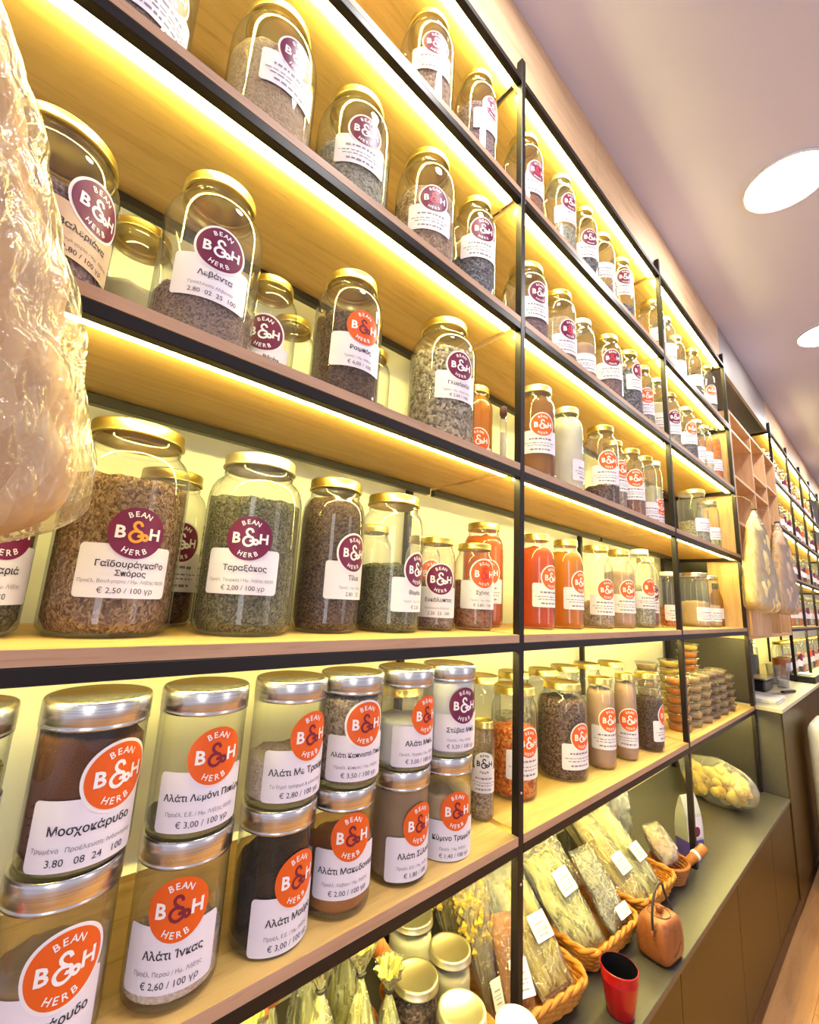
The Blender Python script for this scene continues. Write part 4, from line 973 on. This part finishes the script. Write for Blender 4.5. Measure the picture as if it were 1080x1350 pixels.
for j in range(m_ + 1):
    v = j / m_; xx = .185 - v * .42
    wd = sqrt(max(0, 1 - ((xx - .01) / .175) ** 2)) if xx > -.125 else (.62 - .35 * min(1, (-.125 - xx) / .05) if xx > -.175 else .27 + (-.175 - xx) / .06 * .75)
    for k in range(n):
        a = 2 * pi * k / n; wv_ = 1 + .10 * nz(cos(a) * 2, sin(a) * 2, v * 7); r_ = .088 * wd * wv_
        zz = .082 + r_ * sin(a) + (max(0, -.11 - xx) * .9); vs.append((xx, r_ * cos(a) * 1.1, max(.001, zz)))
for j in range(m_):
    for k in range(n): fs.append((j * n + k, j * n + (k + 1) % n, (j + 1) * n + (k + 1) % n, (j + 1) * n + k))
MB().add(vs, fs).build('plastic_bag', 'film', t)
# red cup
t = empty('red_cup', (1.252, -.066, ZC + .0005), 'glossy red cup with black inside at the worktop edge', 'cup')
MB().lathe([(0, 0), (.029, 0), (.031, .004), (.036, .035), (.0415, .070), (.0418, .0715), (.0412, .0725), (.0430, .093), (.0428, .0945), (.0412, .0950)], 40).build('cup_body', 'red_glaze', t)
MB().lathe([(.0411, .0950), (.0385, .070), (.033, .035), (.028, .010), (0, .008)], 40).build('cup_inside', 'black_glaze', t)
# brown kettle-shaped box
t = empty('clay_kettle', (1.530, -.062, ZC + .0005), 'square brown clay kettle with thin dark loop handle at the worktop edge', 'kettle', None, -.10)
vs = []; fs = []; n, m_ = 48, 22
for j in range(m_ + 1):
    v = j / m_; a = -pi / 2 + pi * v; cz = (abs(sin(a)) ** .45) * (1 if a > 0 else -1); cr = max(0, cos(a)) ** .30
    for k in range(n):
        b = 2 * pi * k / n; c, s = cos(b), sin(b); tp = 1 - .12 * max(0, cz)
        vs.append((.061 * cr * tp * abs(c) ** .45 * (1 if c > 0 else -1), .046 * cr * tp * abs(s) ** .45 * (1 if s > 0 else -1), .051 + .051 * cz))
for j in range(m_):
    for k in range(n): fs.append((j * n + k, j * n + (k + 1) % n, (j + 1) * n + (k + 1) % n, (j + 1) * n + k))
MB().add(vs, fs).build('kettle_body', 'terracotta', t)
MB().tube([(.030 * cos(a), .028 * sin(a), .1022) for a in [2 * pi * k / 24 for k in range(24)]], .0014, 5, True).build('lid_seam', 'seam_dark', t)
MB().lathe([(.004, .100), (.008, .104), (.010, .113), (.008, .118), (0, .120)], 16).build('knob', 'terracotta', t)
for sx in (-1, 1):
    MB().tube([(sx * (.059 + .010 * sin(a)), -.012 + .0, .074 + .011 * cos(a)) for a in [2 * pi * k / 14 for k in range(14)]], .0035, 6, True).build('lug', 'terracotta', t)
MB().tube(spline([(-.064, -.012, .080), (-.060, -.010, .125), (-.036, -.006, .160), (0, 0, .170), (.036, .006, .160), (.060, .010, .125), (.064, -.012, .080)], 5), .0034, 7).build('handle', 'tie_black', t)
MB().tube([(.020, -.0465, .050), (.0, -.0462, .030), (-.022, -.0462, .026)], .0010, 4).build('crease', 'seam_dark', t)

# ================================================================ ON THE CASH DESK
z = ZD + .0006
def thing1(mb, name, mat, loc, label, cat, rz=0, smooth=False):
    o = mb.build(name, mat, None, smooth, loc, (0, 0, rz)); return tag(o, label, cat)
t = empty('paper_stack', (3.52, .02, z), 'stack of cream paper at the near end of the desk', 'paper')
for i in range(4): MB().box(-.14, .14, -.10, .10, i * .006, i * .006 + .0055, .001).build('paper_sheet', 'paper', t, False, (rnd.uniform(-.004, .004), 0, 0), (0, 0, rnd.uniform(-.05, .05)))
t = empty('knife', (3.95, -.03, z), 'dark handled knife lying on the desk', 'knife', None, -.25)
MB().box(-.02, .14, -.012, .012, 0, .016, .004).build('handle', 'black_plastic', t, False); MB().box(-.20, -.02, -.013, .010, .004, .006, .0005).build('blade', 'steel', t, False)
t = empty('scale_machine', (3.98, .14, z), 'grey purple counter scale on the desk', 'scale')
MB().box(-.13, .13, -.09, .09, 0, .07, .01).build('scale_body', 'black_plastic', t, False); MB().box(-.14, .14, -.10, .10, .075, .085, .003).build('weighing_plate', 'steel', t, False)
MB().tube([(0, 0, .07), (0, 0, .075)], .03, 12).build('support', 'steel', t)
for i, (x, y) in enumerate([(4.28, .02), (4.42, .09)]):
    t = empty('clear_cup', (x, y, z), 'clear drinking glass %s the scale on the desk' % ('just right of', 'second right of')[i], 'glass')
    MB().lathe([(0, .002), (.035, .002), (.045, .14), (.0435, .14), (.034, .008), (0, .008)], 20).build('glass_body', 'glass', t)
    MB().lathe([(0, .006), (.033, .009), (.037, .05), (0, .051)], 20).build('contents', 'c_whitesalt', t)
t = empty('black_tray', (4.95, -.02, z), 'flat black box on the desk beside the far posts', 'tray')
MB().box(-.17, .17, -.085, .085, 0, .05, .006).build('tray_body', 'black_plastic', t, False)
MB().box(-.06, .10, -.05, .03, .0505, .056, .001).build('paper_slip', 'paper', t, False)
for i, x in enumerate((4.10, 4.36, 4.62)):
    jar('glass_jar', x, .31, ZD, .10, .30, 'wide jar of green leaves on the desk under the pigeonholes, %s' % ORD[i], 'pale_gold', .80, 'c_greenherb', .6, .006, 28, 'wide jars on the desk')
# tall white bin on the floor at the right edge
t = empty('white_bin', (3.93, -.36, ZF + .0006), 'tall white rounded bin on black base at the right edge', 'bin')
def rrbox(w_, d_, rad, zs): 
    vs = []; fs = []; P = None
    for s, zz in zs:
        P = rr_path(w_ * s, d_ * s, rad * s)[:96]; vs += [(a, b, zz) for a, b in P]
    n = len(vs) // len(zs)
    for j in range(len(zs) - 1):
        for k in range(n): fs.append((j * n + k, j * n + (k + 1) % n, (j + 1) * n + (k + 1) % n, (j + 1) * n + k))
    fs.append(tuple((len(zs) - 1) * n + k for k in range(n))); fs.append(tuple(reversed(range(n)))); return MB().add(vs, fs)
rrbox(.48, .42, .07, [(1, .035), (1, .80), (.985, .845), (.93, .872), (.80, .882)]).build('bin_body', 'white_plastic', t)
rrbox(.47, .41, .07, [(1, 0), (1, .034)]).build('bin_base', 'black_plastic', t)

# ================================================================ FAR BAYS BEYOND THE PIGEONHOLES
def far_proto(con, lid, lab, badge): 
    t = jar('glass_jar', 0, 0, 0, .062, .29, lab, lid, .74, con, .55, .004, 16, 'jars in the far bays')
    f = Flat(); f.rrect(0, 0, .085, .06, .005, 8); f.wrap(.0628, -.3, .10).build('sticker', 'sticker', t)
    if badge: f = Flat(); f.disc(0, 0, .033, 12); f.wrap(.0634, -.3, .15).build('badge', badge, t)
    return t
PR = [('c_darkherb', 'gold', 'badge_purple', 'dark brown herb'), ('c_paleherb', 'gold', 'badge_orange', 'pale green herb'), ('c_palecream', 'pale_gold', None, 'cream powder'), ('c_redbrown', 'gold', 'badge_orange', 'red brown spice'), ('c_orangeslices', 'gold', None, 'orange pieces')]
protos = []
fbays = [(4.775, 5.60, 'first far bay'), (5.62, 6.44, 'second far bay'), (6.46, 7.22, 'third far bay'), (7.24, 8.03, 'fourth far bay')]
q = random.Random(11)
for row in '12345':
    for bi, (a, b, bn) in enumerate(fbays):
        for k in range(5):
            x = a + .09 + k * ((b - a - .16) / 4.4); pi_ = q.randrange(5) if (row, k) != ('5', 0) else 4
            con, lid, bd, ds = PR[pi_]
            lab = 'small distant jar of %s, %s on %s, %s' % (ds, ORD[k], SHELF[row] if row != '5' else 'desk top', bn)
            found = next((p for c, p in protos if c == pi_), None)
            if found is None:
                t = far_proto(con, lid, lab, bd); protos.append((pi_, t))
            else:
                t = copy_tree(found); t['label'] = lab
            t.location = (x, .095 + q.uniform(0, .02), (SZ[row] if row != '5' else ZD) + .0008)
